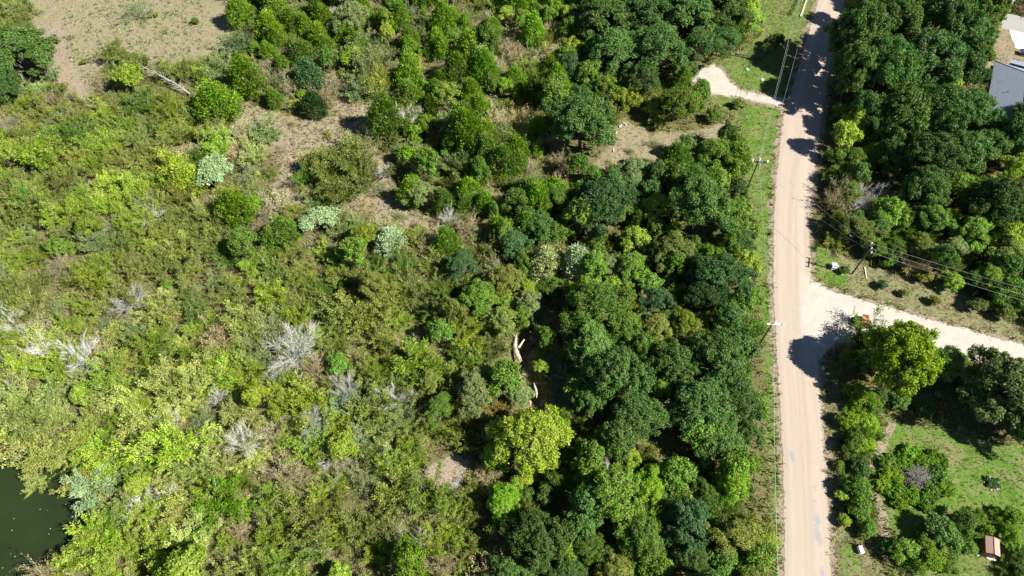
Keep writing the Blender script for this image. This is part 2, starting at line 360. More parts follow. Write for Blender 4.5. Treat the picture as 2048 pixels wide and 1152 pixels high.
# ------------------------------------------------------------------ ground, roads, pond
def build_ground():
    def axis(lo, hi, step, far, grow=1.35):
        a = list(np.arange(lo, hi + step, step)); s = step; x = a[-1]
        while x < far: s *= grow; x += s; a.append(x)
        s = step; x = a[0]; b = []
        while x > -far: s *= grow; x -= s; b.append(x)
        return np.array(b[::-1] + a)
    xs, ys = axis(-150, 150, .8, 2500), axis(12, 182, .8, 2500)
    X, Y = np.meshgrid(xs, ys); x, y = X.ravel(), Y.ravel()
    z = relief(x, y)
    nx, ny = len(xs), len(ys)
    I = np.arange(nx * ny).reshape(ny, nx)
    Fq = np.stack([I[:-1, :-1], I[:-1, 1:], I[1:, 1:], I[1:, :-1]], -1).reshape(-1, 4)
    def msk(poly, soft=1.6): return 1 - sstep(-soft, soft, sdf(poly, x, y))
    dry = np.maximum.reduce([msk(CLEAR_W["field"], 3), msk(CLEAR_W["straw"], 3), msk(YD_W, 1), .55 * msk(VE_W), .40 * msk(GD_W), .45 * msk(VW_W), .5 * msk(EE_W), .75 * msk(CLEAR_W["logs"])])
    lawn1 = poly_w([(1440, 150), (1500, 118), (1560, 150), (1566, 195), (1500, 178), (1460, 160)]); lawn2 = poly_w([(1490, 215), (1565, 212), (1552, 330), (1515, 330), (1480, 260)])
    lawn3 = poly_w([(1600, 440), (1650, 500), (1690, 530), (1700, 575), (1640, 575), (1615, 520)]); lawn4 = poly_w([(1800, 1040), (1930, 940), (2060, 900), (2150, 1000), (2140, 1200), (2000, 1180), (1920, 1060), (1830, 1080)])
    lawn5 = poly_w([(1680, 1080), (1710, 1090), (1740, 1160), (1735, 1250), (1670, 1250)]); lawn6 = poly_w([(1500, 330), (1552, 330), (1547, 600), (1556, 780), (1566, 980), (1566, 1250), (1548, 1250), (1540, 950), (1528, 700)])
    green = np.maximum.reduce([.85 * msk(lawn1), .9 * msk(lawn2), .95 * msk(lawn3), 1.0 * msk(lawn4), .85 * msk(lawn5), .9 * msk(lawn6), .60 * msk(VW_W), .38 * msk(EE_W), .74 * msk(GD_W), .36 * msk(VE_W), .3 * msk(CLEAR_W["logs"]), .34 * msk(poly_w([(200, -40), (480, -40), (465, 138), (330, 132), (240, 105)]), 4)])
    near_road = 1 - sstep(.2, 2.2, np.minimum.reduce([sdf(ROAD_W, x, y), sdf(SIDE_W, x, y), sdf(DRIVE_W, x, y) + .4]))
    path1 = poly_w([(1782, 850), (1765, 885), (1748, 930)]); path2 = poly_w([(1748, 985), (1760, 1010), (1768, 1045), (1772, 1080)]); path3 = poly_w([(1805, 1090), (1800, 1040), (1850, 1018), (1880, 995)])
    sandm = np.maximum.reduce([.75 * near_road, .95 * msk(CLEAR_W["sand"], 1.2), .50 * msk(CLEAR_W["straw"], 3), .36 * msk(CLEAR_W["field"], 3), .38 * msk(CLEAR_W["logs"], 3),
                               .8 * (1 - sstep(.3, 1.2, seg_dist(path1, x, y))), .75 * (1 - sstep(.4, 1.4, seg_dist(path2, x, y))), .55 * (1 - sstep(.1, .6, seg_dist(path3, x, y))),
                               .40 * (1 - sstep(1.2, 3.2, seg_dist(GULLY_W, x, y)))])
    west = poly_w([(95, 60), (125, 150), (150, 215)]); sandm = np.maximum(sandm, .62 * (1 - sstep(2, 6, seg_dist(west, x, y))))
    me = mesh_np("ground", np.stack([x, y, z], 1), Fq, 4, M["ground"], {"zone_dry": ('FLOAT', dry), "zone_green": ('FLOAT', green), "zone_sand": ('FLOAT', sandm)}, True)
    tag(link("ground", me), kind="structure")
build_ground()

def resample(pts, n):
    d = np.r_[0, np.cumsum(np.hypot(*np.diff(pts, axis=0).T))]; t = np.linspace(0, d[-1], n)
    # smooth the corners a little
    out = np.stack([np.interp(t, d, pts[:, 0]), np.interp(t, d, pts[:, 1])], 1)
    for _ in range(12): out[1:-1] = .25 * out[:-2] + .5 * out[1:-1] + .25 * out[2:]
    return out
def strip(name, A, B, nl, nw, z, mat, jitter, worn=None):
    a, b = resample(poly_w(A), nl), resample(poly_w(B), nl)
    w = rng.normal(0, 1, (2, nl)); ker = np.ones(5) / 5
    j = np.stack([np.convolve(w[i], ker, 'same') for i in (0, 1)]) * jitter
    dirv = (b - a) / np.linalg.norm(b - a, axis=1, keepdims=True)
    a = a - dirv * j[0][:, None]; b = b + dirv * j[1][:, None]
    u = np.linspace(0, 1, nw)
    pts = a[:, None] * (1 - u)[None, :, None] + b[:, None] * u[None, :, None]
    V = np.concatenate([pts.reshape(-1, 2), np.full((nl * nw, 1), z)], 1)
    V[:, 2] += .05 * np.tile(np.sin(u * math.pi), nl)
    I = np.arange(nl * nw).reshape(nl, nw)
    Fq = np.stack([I[:-1, :-1], I[:-1, 1:], I[1:, 1:], I[1:, :-1]], -1).reshape(-1, 4)
    along = np.r_[0, np.cumsum(np.linalg.norm(np.diff((a + b) / 2, axis=0), axis=1))]
    wv = np.zeros(nl * nw)
    for (px, py, lw, ll, s) in worn or ():
        c = W(px, py); wv = np.maximum(wv, s * np.exp(-(((V[:, 0] - c.x) / lw) ** 2 + ((V[:, 1] - c.y) / ll) ** 2)))
    sh = np.tile(np.maximum(1 - u / .07, 1 - (1 - u) / .10).clip(0, 1), nl)
    me = mesh_np(name, V, Fq[:, ::-1], 4, mat, {"worn": ('FLOAT', wv), "shoulder": ('FLOAT', sh), "gravelly": ('FLOAT', 1 - sstep(-2.0, 2.0, sdf(SIDE_W, V[:, 0], V[:, 1])))}, True)
    uv = me.uv_layers.new(name="UVMap"); li = np.empty(len(me.loops), np.int32); me.loops.foreach_get("vertex_index", li)
    UV = np.stack([np.tile(u, nl), np.repeat(along, nw)], 1)[li]
    uv.data.foreach_set("uv", UV.astype(np.float32).ravel())
    if me.polygons[0].normal.z < 0: me.flip_normals()
    return link(name, me)
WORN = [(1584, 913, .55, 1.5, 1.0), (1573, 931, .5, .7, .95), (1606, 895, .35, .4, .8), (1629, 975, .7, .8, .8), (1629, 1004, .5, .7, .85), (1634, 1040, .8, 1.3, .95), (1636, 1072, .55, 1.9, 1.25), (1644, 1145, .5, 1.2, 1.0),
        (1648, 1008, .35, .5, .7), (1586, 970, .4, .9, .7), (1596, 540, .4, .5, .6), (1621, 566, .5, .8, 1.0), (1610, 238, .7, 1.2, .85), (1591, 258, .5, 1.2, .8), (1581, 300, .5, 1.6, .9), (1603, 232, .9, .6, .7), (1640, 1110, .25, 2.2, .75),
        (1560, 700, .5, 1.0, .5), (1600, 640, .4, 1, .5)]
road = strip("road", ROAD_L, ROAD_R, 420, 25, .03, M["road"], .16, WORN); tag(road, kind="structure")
side = strip("side_road", SIDE_T, SIDE_B, 260, 9, .022, M["side"], .45); tag(side, kind="structure")
def sheet(name, poly, z, mat, jit=.0):
    pts = resample(np.vstack([poly, poly[:1]]), 120)[:-1] if jit else poly
    if jit: pts = pts + rng.normal(0, jit, pts.shape)
    me = bpy.data.meshes.new(name); me.from_pydata([(a, b, z) for a, b in pts], [], [tuple(range(len(pts)))]); me.update(); me.materials.append(mat)
    if me.polygons[0].normal.z < 0: me.flip_normals()
    return tag(link(name, me), kind="structure")
lo, hi = DRIVE_W.min(0) - 3, DRIVE_W.max(0) + 3
gx, gy = np.meshgrid(np.arange(lo[0], hi[0], .5), np.arange(lo[1], hi[1], .5)); I = np.arange(gx.size).reshape(gx.shape)
dv = sdf(DRIVE_W, gx.ravel(), gy.ravel()); gq = np.stack([I[:-1, :-1], I[:-1, 1:], I[1:, 1:], I[1:, :-1]], -1).reshape(-1, 4); gq = gq[dv[gq].min(1) < 2.2]
me = mesh_np("gravel_path", np.stack([gx.ravel(), gy.ravel(), relief(gx.ravel(), gy.ravel()) + .02], 1), gq, 4, M["drive"], {"cover": ('FLOAT', (1 - sstep(-1.6, 1.6, dv)) * np.interp(gx.ravel(), [W(1455, 180).x, W(1485, 185).x, W(1535, 195).x, W(1560, 200).x], [1, .82, .78, .9]))}, True)
tag(link("gravel_path", me), kind="structure")
sheet("concrete_street", CONC_W, .024, M["concrete"])
sheet("concrete_pavement", PAD_W, .040, M["pad"])
big = POND_W.mean(0) + (POND_W - POND_W.mean(0)) * 1.12
sheet("pond_water", big, -1.05, M["water"])

# ------------------------------------------------------------------ branch and leaf builders (numpy)
def unit(v): return v / np.maximum(np.linalg.norm(v, axis=-1, keepdims=True), 1e-9)
def tubes_np(segs, sides):
    """segs: list of (pts (k,3), radii (k)) -> V, quads"""
    V = []; Q = []; o = 0
    ang = np.arange(sides) * 2 * math.pi / sides; ca, sa = np.cos(ang), np.sin(ang)
    for pts, rad in segs:
        pts = np.asarray(pts, float); rad = np.asarray(rad, float); k = len(pts)
        d = unit(np.gradient(pts, axis=0)); ref = np.where(np.abs(d[:, 2:3]) > .9, [[1., 0, 0]], [[0, 0, 1.]])
        a = unit(np.cross(d, ref)); b = np.cross(d, a)
        ring = pts[:, None] + rad[:, None, None] * (ca[None, :, None] * a[:, None] + sa[None, :, None] * b[:, None])
        V.append(ring.reshape(-1, 3)); I = np.arange(k * sides).reshape(k, sides) + o; J = np.roll(I, -1, 1)
        Q.append(np.stack([I[:-1], J[:-1], J[1:], I[1:]], -1).reshape(-1, 4)); o += k * sides
    return np.concatenate(V), np.concatenate(Q)
def limb(g, p, d, L, r, bend=.25, up=.0, k=5, tip=.35):
    pts = [np.array(p, float)]; d = unit(np.array(d, float))
    for i in range(k - 1):
        d = unit(d + g.normal(0, bend, 3) * .5 + np.array([0, 0, up])); pts.append(pts[-1] + d * L / (k - 1))
    return np.array(pts), np.linspace(r, r * tip, k), d
def leaves_np(C, U, N, L, Wd):
    """rhombic leaves: centre, long axis, normal, length, width"""
    U = unit(U); S = unit(np.cross(N, U)); L = np.asarray(L).reshape(-1, 1); Wd = np.asarray(Wd).reshape(-1, 1)
    N2 = np.cross(U, S)
    V = np.stack([C - U * L * .5, C + S * Wd * .5 + N2 * Wd * .12, C + U * L * .5, C - S * Wd * .5 + N2 * Wd * .12], 1).reshape(-1, 3)
    return V, np.arange(len(C) * 4).reshape(-1, 4)
def crown_mesh(name, C, U, N, L, Wd, tone, hue):
    V, Q = leaves_np(C, U, N, L, Wd)
    return mesh_np(name, V, Q, 4, M["leaf"], {"tone": ('FLOAT', np.repeat(tone, 4)), "hue": ('FLOAT', np.repeat(hue, 4))})
def puff(g, cc, out, cr, n, ls, lw, flat=.75, grain=.9, up=.5):
    """n leaves around every cluster centre cc (k,3)"""
    k = len(cc); off = unit(g.normal(0, 1, (k, n, 3))) * (g.random((k, n, 1)) ** .45) * cr[:, None, None]
    off[..., 2] *= flat
    C = (cc[:, None] + off).reshape(-1, 3)
    N = unit(unit(off).reshape(-1, 3) * .9 + np.repeat(out, n, 0) * .5 + np.array([0, 0, up]) + g.normal(0, grain * .5, (k * n, 3)))
    U = g.normal(0, 1, (k * n, 3))
    tone = np.clip(np.repeat(g.normal(.5, .14, k), n) + g.normal(0, .14, k * n), 0, 1); hue = np.clip(np.repeat(g.normal(.5, .2, k), n) + g.normal(0, .08, k * n), 0, 1)
    s = g.uniform(.7, 1.3, k * n)
    return C, U, N, ls * s, lw * s, tone, hue

def proto_lobed(seed, Rr, Hh, nl, ncl, nleaf, cr, ls, lw, trunk_r, base=.32, lobe=(.30, .46), up=.5, flat=.8):
    g = np.random.default_rng(seed); lobes = []; segs = []
    zc = Hh * (base + 1) / 2
    for i in range(nl):
        if i == 0: ph = g.uniform(0, 6.28, 3)
        q = math.sqrt((i + .4) / nl); a = i * 2.39996 + g.normal(0, .3); rr = Rr * (1 - lobe[1] * .9) * q * g.uniform(.82, 1.15) * (1 + .17 * math.sin(2 * a + ph[0]) + .13 * math.sin(3 * a + ph[1]) + .08 * math.sin(5 * a + ph[2]))
        lr = Rr * g.uniform(*lobe) * (1.05 - .25 * q)
        z = Hh - lr * .75 - (q ** 2.2) * Hh * .42 * g.uniform(.75, 1.25)
        lobes.append((np.array([rr * math.cos(a), rr * math.sin(a), max(z, Hh * base)]), lr))
    fork = np.array([g.normal(0, .15), g.normal(0, .15), Hh * base * .8])
    segs.append((np.array([[0, 0, -.3], [0, 0, .05 * Hh], fork * .5, fork]), np.array([trunk_r * 1.5, trunk_r * 1.1, trunk_r, trunk_r * .85])))
    parts = []
    for c, lr in lobes:
        mid = fork * .45 + c * .55 + g.normal(0, .06 * Rr, 3) - np.array([0, 0, .06 * Hh])
        segs.append((np.array([fork, mid, c, c + np.array([0, 0, lr * .5])]), np.array([trunk_r * .55, trunk_r * .36, trunk_r * .2, trunk_r * .07])))
        d = unit(g.normal(0, 1, (ncl * 2, 3))); d = d[d[:, 2] > -.45][:ncl]
        rad = lr * g.uniform(.62, 1.08, len(d)); cc = c + d * rad[:, None] * np.array([1, 1, .8])
        for q in range(0, len(cc), 5): segs.append((np.array([c, (c + cc[q]) / 2 + g.normal(0, .1, 3), cc[q]]), np.array([trunk_r * .16, trunk_r * .1, trunk_r * .05])))
        out = unit(cc - np.array([0, 0, zc * .6]))
        parts.append(puff(g, cc, out, cr * g.uniform(.7, 1.25, len(cc)), nleaf, ls, lw, flat, up=up))
    cm = crown_mesh("crown", *[np.concatenate(q) for q in zip(*parts)])
    V, Q = tubes_np(segs, 5)
    return dict(crown=cm, trunk=mesh_np("trunk", V, Q, 4, M["bark"]), R=Rr, H=Hh, zc=.62)

def proto_juniper(seed, Rr, Hh, ncl, nleaf, point=1.0):
    g = np.random.default_rng(seed); cc = []; out = []
    for i in range(ncl):
        t = (i + .5) / ncl; z = Hh * (.06 + .92 * t); prof = (1 - t ** (1.5 + point)) * min(1, .55 + 2.4 * t)
        a = i * 2.39996 + g.normal(0, .4); rr = Rr * prof * g.uniform(.72, 1.08)
        cc.append([rr * math.cos(a), rr * math.sin(a), z + g.normal(0, .12)]); out.append([math.cos(a), math.sin(a), .6])
    cc = np.array(cc); out = unit(np.array(out)); n = nleaf; k = len(cc)
    crr = Rr * g.uniform(.17, .30, k)
    off = unit(g.normal(0, 1, (k, n, 3))) * (g.random((k, n, 1)) ** .5) * crr[:, None, None]
    off = off + out[:, None] * (np.abs(off[..., 2:3])) * .5 + np.array([0, 0, .25]) * g.random((k, n, 1))
    C = (cc[:, None] + off).reshape(-1, 3)
    U = np.repeat(out, n, 0) * .8 + np.array([0, 0, .7]) + g.normal(0, .5, (k * n, 3))
    N = unit(np.repeat(out, n, 0) + np.array([0, 0, .3]) + g.normal(0, .6, (k * n, 3)))
    tone = np.clip(np.repeat(g.normal(.5, .16, k), n) + g.normal(0, .13, k * n), 0, 1); hue = np.clip(np.repeat(g.normal(.5, .2, k), n), 0, 1); s = g.uniform(.7, 1.3, k * n)
    cm = crown_mesh("crown", C, U, N, .30 * s, .13 * s, tone, hue)
    segs = [(np.array([[0, 0, -.2], [.03, 0, Hh * .4], [0, .02, Hh * .93]]), np.array([.13, .08, .02]))]
    for i in range(0, k, 4): segs.append((np.array([[0, 0, cc[i, 2] * .8], cc[i]]), np.array([.035, .012])))
    V, Q = tubes_np(segs, 4)
    return dict(crown=cm, trunk=mesh_np("trunk", V, Q, 4, M["bark"]), R=Rr, H=Hh, zc=.55)

def proto_spray(seed, Rr, Hh, nst, nleaf, ll, lw, droop=.0, twigs=3, bare=.35, stem_r=.035, spread=(.08, .95), knob=.36):
    """many stems fanning from the base, leaves set along the upper part of stems and side twigs"""
    g = np.random.default_rng(seed); segs = []; tips = []
    for i in range(nst):
        q = math.sqrt((i + .5) / nst); a = i * 2.39996 + g.normal(0, .3)
        th = spread[0] + (spread[1] - spread[0]) * q * g.uniform(.8, 1.15)
        if i == 0: ph = g.uniform(0, 6.28, 2)
        L = (Hh / max(math.cos(th), .55)) * g.uniform(.62, 1.08) * (1 - .12 * q) * (1 + .2 * math.sin(2 * a + ph[0]) + .14 * math.sin(3 * a + ph[1]))
        d = np.array([math.sin(th) * math.cos(a), math.sin(th) * math.sin(a), math.cos(th)])
        pts, rad, dd = limb(g, [.12 * math.cos(a), .12 * math.sin(a), -.1], d, L, stem_r, .22, -droop, 6, .3); segs.append((pts, rad)); tips.append((pts, 1.0))
        for j in range(twigs):
            t0 = g.uniform(.35, .85); ix = t0 * 5; i0 = int(ix); p = pts[i0] * (1 - ix + i0) + pts[min(i0 + 1, 5)] * (ix - i0)
            d2 = unit(pts[min(i0 + 1, 5)] - pts[i0] + g.normal(0, .45, 3) * np.linalg.norm(pts[1] - pts[0]))
            p2, r2, _ = limb(g, p, d2, L * g.uniform(.22, .4), stem_r * .5, .3, .02 - droop, 4, .3); segs.append((p2, r2)); tips.append((p2, .6))
    C = []; U = []; N = []; T = []; Hu = []
    per = max(6, int(nleaf / (len(tips) * 1.25)))
    for pts, wgt in tips:
        t0 = g.normal(.5, .17); h0 = g.normal(.5, .22)
        for at in ((1.0, .72) if wgt == 1 else (.95, .5)):
            n = max(3, int(per * .5 * g.uniform(.5, 1.5))); ix = min(at * g.uniform(.82, 1.0), .999) * (len(pts) - 1); i0 = int(ix); p = pts[i0] * (1 - ix + i0) + pts[i0 + 1] * (ix - i0); d = unit(pts[i0 + 1] - pts[i0])
            cr = knob * (Rr / 2.4) * g.uniform(.7, 1.35); off = unit(g.normal(0, 1, (n, 3))) * (g.random((n, 1)) ** .45) * cr
            off = off + d * (off @ d)[:, None] * .6
            C.append(p + off); U.append(d * .9 + unit(off) * .9 - np.array([0, 0, .2])); N.append(unit(unit(off) * .9 + d * .35 + np.array([0, 0, .35]) + g.normal(0, .4, (n, 3))))
            T.append(np.clip(t0 + g.normal(0, .14, n), 0, 1)); Hu.append(np.clip(h0 + g.normal(0, .07, n), 0, 1))
    C = np.concatenate(C); U = np.concatenate(U); N = np.concatenate(N); n = len(C); s = g.uniform(.7, 1.35, n)
    cm = crown_mesh("crown", C, U, N, ll * s, lw * s, np.concatenate(T), np.concatenate(Hu))
    V, Q = tubes_np(segs, 3)
    rr = np.percentile(np.hypot(C[:, 0], C[:, 1]), 93); hh = np.percentile(C[:, 2], 98)
    return dict(crown=cm, trunk=mesh_np("trunk", V, Q, 4, M["bark"]), R=float(rr), H=float(hh), zc=.62)

def proto_dead(seed, Rr, Hh, nl, fan=0.0, twig_r=.022):
    """leafless tree: trunk, limbs, boughs and many twigs"""
    g = np.random.default_rng(seed); segs = [(np.array([[0, 0, -.3], [0, 0, Hh * .12], [g.normal(0, .1), g.normal(0, .1), Hh * .25]]), np.array([.16, .13, .10]))]; tw = []
    top = segs[0][0][-1]
    for i in range(nl):
        q = math.sqrt((i + .5) / nl); a = i * 2.39996 + g.normal(0, .3); th = .1 + .95 * q * g.uniform(.8, 1.1)
        d = np.array([math.sin(th) * math.cos(a), math.sin(th) * math.sin(a), math.cos(th)]); L = Hh * .8 / max(math.cos(th), .62) * g.uniform(.75, 1.0)
        pts, rad, _ = limb(g, top * g.uniform(.6, 1), d, L, .042, .18, .02, 7, .3); segs.append((pts, rad))
        for j in range(9):
            ix = g.uniform(1.2, 5.6); i0 = int(ix); p = pts[i0] * (1 - ix + i0) + pts[i0 + 1] * (ix - i0)
            d2 = unit(unit(pts[i0 + 1] - pts[i0]) + g.normal(0, .30, 3)); p2, r2, _ = limb(g, p, d2, L * g.uniform(.25, .42), .022, .24, .03, 5, .5); segs.append((p2, r2))
            for m_ in range(8):
                iy = g.uniform(.6, 3.8); j0 = int(iy); s0 = p2[j0] * (1 - iy + j0) + p2[j0 + 1] * (iy - j0)
                d3 = unit(unit(p2[j0 + 1] - p2[j0]) + g.normal(0, .45, 3)); p3, r3, _ = limb(g, s0, d3, L * g.uniform(.13, .26), twig_r, .25, .03, 4, .5); tw.append((p3, r3))
    V, Q = tubes_np(segs, 5); V2, Q2 = tubes_np(tw, 3)
    return dict(trunk=mesh_np("trunk", V, Q, 4, M["bark"]), twigs=mesh_np("twigs", V2, Q2, 4, M["bark"]), R=Rr if False else float(np.percentile(np.hypot(V2[:, 0], V2[:, 1]), 95)), H=float(V2[:, 2].max()), zc=.7)

PROTO = {
    "oak": [proto_lobed(100 + i, 6.5, 9.4, 34, 15, 58, .58, .28, .19, .34, .30, (.14, .28)) for i in range(6)],
    "elm": [proto_lobed(200 + i, 5.0, 8.2, 24, 18, 56, .50, .25, .125, .22, .24, (.15, .29), .3, 1.0) for i in range(5)],
    "bush": [proto_lobed(300 + i, 2.2, 2.9, 14, 12, 54, .34, .19, .115, .07, .12, (.20, .40), .4, .9) for i in range(4)],
    "sapling": [proto_lobed(320 + i, 2.1, 4.0, 15, 12, 44, .32, .24, .10, .06, .12, (.18, .38), .3, 1.05) for i in range(4)],
    "vine": [proto_lobed(340 + i, 2.4, 1.4, 14, 10, 40, .34, .27, .20, .05, .12, (.18, .36), .6, .7) for i in range(3)],
    "juniper": [proto_juniper(400 + i, 2.2, 4.6, 150, 46, p) for i, p in enumerate((.6, 1.2, .2, .9))],
    "willow": [proto_spray(500 + i, 2.4, 3.5, 26, 10000, .30, .10, .03, 5, .35, .035, (.08, .95), .40) for i in range(5)],
    "brush": [proto_spray(600 + i, 2.4, 3.2, 28, 10000, .22, .12, .0, 5, .2, .03, (.05, 1.05), .36) for i in range(6)],
    "tangle": [proto_spray(650 + i, 2.6, 2.7, 30, 9500, .20, .11, .01, 5, .15, .028, (.1, 1.15), .34) for i in range(5)],
    "twiggy": [proto_spray(700 + i, 2.2, 2.9, 40, 4200, .19, .09, .0, 8, .2, .03, (.1, 1.1), .3) for i in range(3)],
    "dead": [proto_dead(800 + i, 3, 5.5, 22, 0, .017) for i in range(4)],
}
# ------------------------------------------------------------------ planting
COLS = {"deep": ("deep green", (.055, .110, .030)), "dark": ("dark green", (.092, .170, .040)), "teal": ("blue-green", (.085, .165, .058)), "mid": ("mid green", (.130, .225, .034)),
        "bright": ("bright green", (.160, .275, .024)), "lime": ("lime green", (.250, .335, .044)), "yellow": ("yellow-green", (.345, .400, .110)), "olive": ("olive green", (.205, .248, .055)),
        "grey": ("grey-green", (.225, .290, .105)), "straw": ("straw brown", (.38, .33, .18)), "mint": ("pale mint", (.30, .41, .20)), "white": ("pale mint", (.38, .49, .29)), "cream": ("creamy mint", (.40, .45, .21)), "fresh": ("yellow-green", (.20, .29, .018)), "shade": ("dull green", (.115, .155, .050)), "rust": ("rusty brown", (.25, .20, .05))}
BARK = {"oak": (.10, .085, .07), "elm": (.13, .11, .09), "bush": (.14, .115, .085), "vine": (.12, .10, .06), "juniper": (.14, .10, .07), "willow": (.52, .49, .40), "brush": (.42, .38, .30), "tangle": (.40, .36, .28), "twiggy": (.40, .36, .28), "sapling": (.15, .125, .10), "dead": (.58, .575, .52)}
NAME = {"oak": "oak_tree", "elm": "elm_tree", "bush": "leafy_bush", "sapling": "leafy_sapling", "vine": "vine_mound", "juniper": "juniper_tree", "willow": "willow_shrub", "brush": "brush_shrub", "tangle": "tangle_shrub", "twiggy": "twiggy_bush", "dead": "dead_tree"}
WORDS = {"oak": "broad oak", "elm": "feathery elm", "bush": "leafy bush", "sapling": "leafy sapling", "vine": "vine mound", "juniper": "dense juniper", "willow": "willowy shrub", "brush": "scrubby shrub", "tangle": "low tangled shrub", "twiggy": "half-bare bush", "dead": "leafless tree"}
CAT = {"oak": "tree", "elm": "tree", "bush": "bush", "sapling": "sapling", "vine": "vine", "juniper": "tree", "willow": "shrub", "brush": "shrub", "tangle": "shrub", "twiggy": "bush", "dead": "dead tree"}
GROUP = {"oak": "oaks of the wood", "elm": "feathery elms", "bush": "leafy bushes", "sapling": "leafy saplings", "vine": "vine mounds in the garden", "juniper": "junipers in the brush", "willow": "willowy shrubs of the thicket", "brush": "scrubby shrubs of the thicket", "tangle": "low tangled shrubs of the thicket", "twiggy": "half-bare twiggy bushes", "dead": "leafless silver trees"}
PLANTS = []          # dict(kind, x, y, R, hf, col, own label)
def put(kind, px, py, rpx, col="dark", hf=1.0, label=None):
    pr = PROTO[kind][0]
    if kind in ("oak", "elm"): rpx *= 1.2 if rpx >= 52 else 1.06
    Rm = rpx / scale_at(py)
    for _ in range(3):
        z = pr["H"] / pr["R"] * Rm * hf * pr["zc"]; w = W(px, py, z); Rm = rpx / (scale_at(py) * CAM_H / (CAM_H - z))
    PLANTS.append(dict(kind=kind, x=w.x, y=w.y, R=Rm, hf=hf, col=col, label=label, px=px, py=py, hand=True))
o = lambda *a, **k: put("elm" if len(a) == 4 and a[3] in ("dark", "mid") and (a[0] * 7 + a[1] * 3) % 10 < 3 else "oak", *a, **k)
e = lambda *a, **k: put("elm", *a, **k)
# top middle oak wood
for a in [(1212, 28, 58, "dark"), (1290, 22, 60, "dark"), (1372, 28, 60, "dark"), (1448, 18, 52, "dark"), (1232, 100, 60, "dark"), (1318, 98, 60, "dark"), (1398, 92, 48, "dark"), (1290, 160, 42, "dark"), (1450, 80, 36, "dark"), (1230, -30, 60, "dark"), (1340, -40, 60, "dark"), (1440, -40, 55, "dark")]: o(*a)
o(1166, 245, 66, "dark", label="round dark oak standing beside the pale cut logs")
for a in [(1140, 130, 40, "teal"), (1355, 205, 46, "mid"), (1500, 35, 34, "mid"), (1438, 312, 48, "mid"), (1385, 365, 44, "mid"), (1268, 345, 40, "grey"), (1312, 418, 36, "lime"), (1402, 415, 66, "dark"), (1112, 398, 44, "mid"), (1190, 175, 30, "dark")]: e(*a)
for a in [(1198, 408, 62, "deep"), (1080, 452, 42, "dark"), (1022, 488, 40, "teal"), (1440, 545, 60, "deep"), (1478, 480, 38, "dark"), (1400, 590, 45, "deep"), (1260, 400, 40, "deep")]: o(*a)
put("juniper", 1093, 520, 33, "cream", 1.0, "creamy pale tree with dense leaves, taller than its pale neighbour")
put("juniper", 1155, 520, 35, "white", .9, "pale mint tree just right of the creamy pale tree")
for a in [(1214, 525, 28, "grey"), (1264, 532, 36, "mid"), (920, 528, 38, "teal"), (1345, 500, 45, "olive"), (1310, 598, 34, "teal"), (1195, 612, 62, "mid"), (1252, 655, 50, "mid"), (1312, 662, 38, "olive"), (1372, 648, 36, "lime"), (1060, 605, 32, "grey"), (1010, 560, 44, "olive"), (958, 592, 48, "mid"), (880, 815, 38, "mid"), (948, 782, 48, "grey"), (1036, 785, 32, "grey"), (1150, 590, 30, "bright"), (1000, 640, 36, "olive")]: e(*a)
for a in [(1178, 692, 54, "dark"), (1232, 748, 66, "dark"), (1182, 795, 46, "dark"), (1285, 825, 58, "dark"), (1352, 730, 55, "dark"), (1440, 715, 66, "dark"), (1398, 805, 66, "dark"), (1475, 795, 52, "dark"), (1440, 885, 56, "dark"), (1498, 868, 36, "dark"), (1300, 740, 40, "dark"), (1240, 850, 40, "dark")]: o(*a)
for a in [(1400, 635, 20, "yellow"), (1455, 632, 18, "yellow"), (1082, 730, 20, "lime"), (1105, 690, 14, "lime"), (1428, 230, 20, "mid"), (1478, 205, 16, "olive"), (1462, 610, 30, "mid"), (1200, 878, 28, "bright"), (1490, 690, 24, "bright"), (1500, 930, 28, "bright"), (1340, 560, 22, "dark"), (1552, 78, 20, "mid"), (1535, 95, 14, "lime")]: put("bush", *a)
for a in [(1065, 880, 76, "lime"), (1252, 905, 36, "lime"), (1225, 985, 66, "mid"), (1300, 970, 48, "bright"), (1120, 965, 40, "mid"), (1008, 1000, 46, "bright"), (1172, 1100, 48, "mid"), (1285, 1075, 58, "mid"), (1462, 962, 46, "bright"), (1470, 1075, 56, "olive"), (1415, 990, 36, "mid"), (1520, 1085, 38, "lime"), (1110, 850, 36, "bright"), (1340, 1010, 40, "mid"), (1230, 1150, 50, "olive"), (1500, 1150, 40, "olive")]: e(*a)
for a in [(1080, 1085, 70, "dark"), (1372, 1050, 56, "teal"), (1390, 1130, 50, "dark"), (1020, 1140, 50, "dark"), (1130, 1150, 50, "dark")]: o(*a)
# the left thicket's special trees
o(30, 105, 66, "dark"); o(15, 170, 48, "dark"); o(-40, 120, 60, "dark")
put("juniper", 430, 205, 44, "bright", .75, "round bright green juniper at the right end of the brush")
put("juniper", 372, 355, 40, "lime", .75)
put("bush", 425, 340, 50, "mint", .9, "large pale mint bush crown in the upper left thicket")
put("bush", 638, 438, 42, "mint", .9, "pale mint bush crown at the lower edge of the straw clearing")
put("juniper", 780, 476, 34, "white", .7, "brightest pale mint tree near the middle of the thicket")
put("juniper", 625, 208, 24, "deep", 1.0, "small deep green juniper standing alone in the straw clearing")
put("elm", 705, 42, 42, "grey"); put("juniper", 620, 150, 28, "teal"); put("juniper", 965, 115, 26, "mint", .9); put("juniper", 922, 320, 20, "teal"); put("elm", 842, 385, 34, "grey")
put("bush", 390, 42, 10, "mid"); put("bush", 168, 122, 9, "olive"); put("twiggy", 270, 15, 40, "grey", .8)
for a in [(740, 130, 50, "grey"), (700, 320, 56, "olive"), (650, 340, 46, "olive"), (640, 390, 30, "mid"), (530, 260, 34, "grey"), (500, 310, 40, "grey"), (690, 375, 36, "olive")]: put("brush", *a)
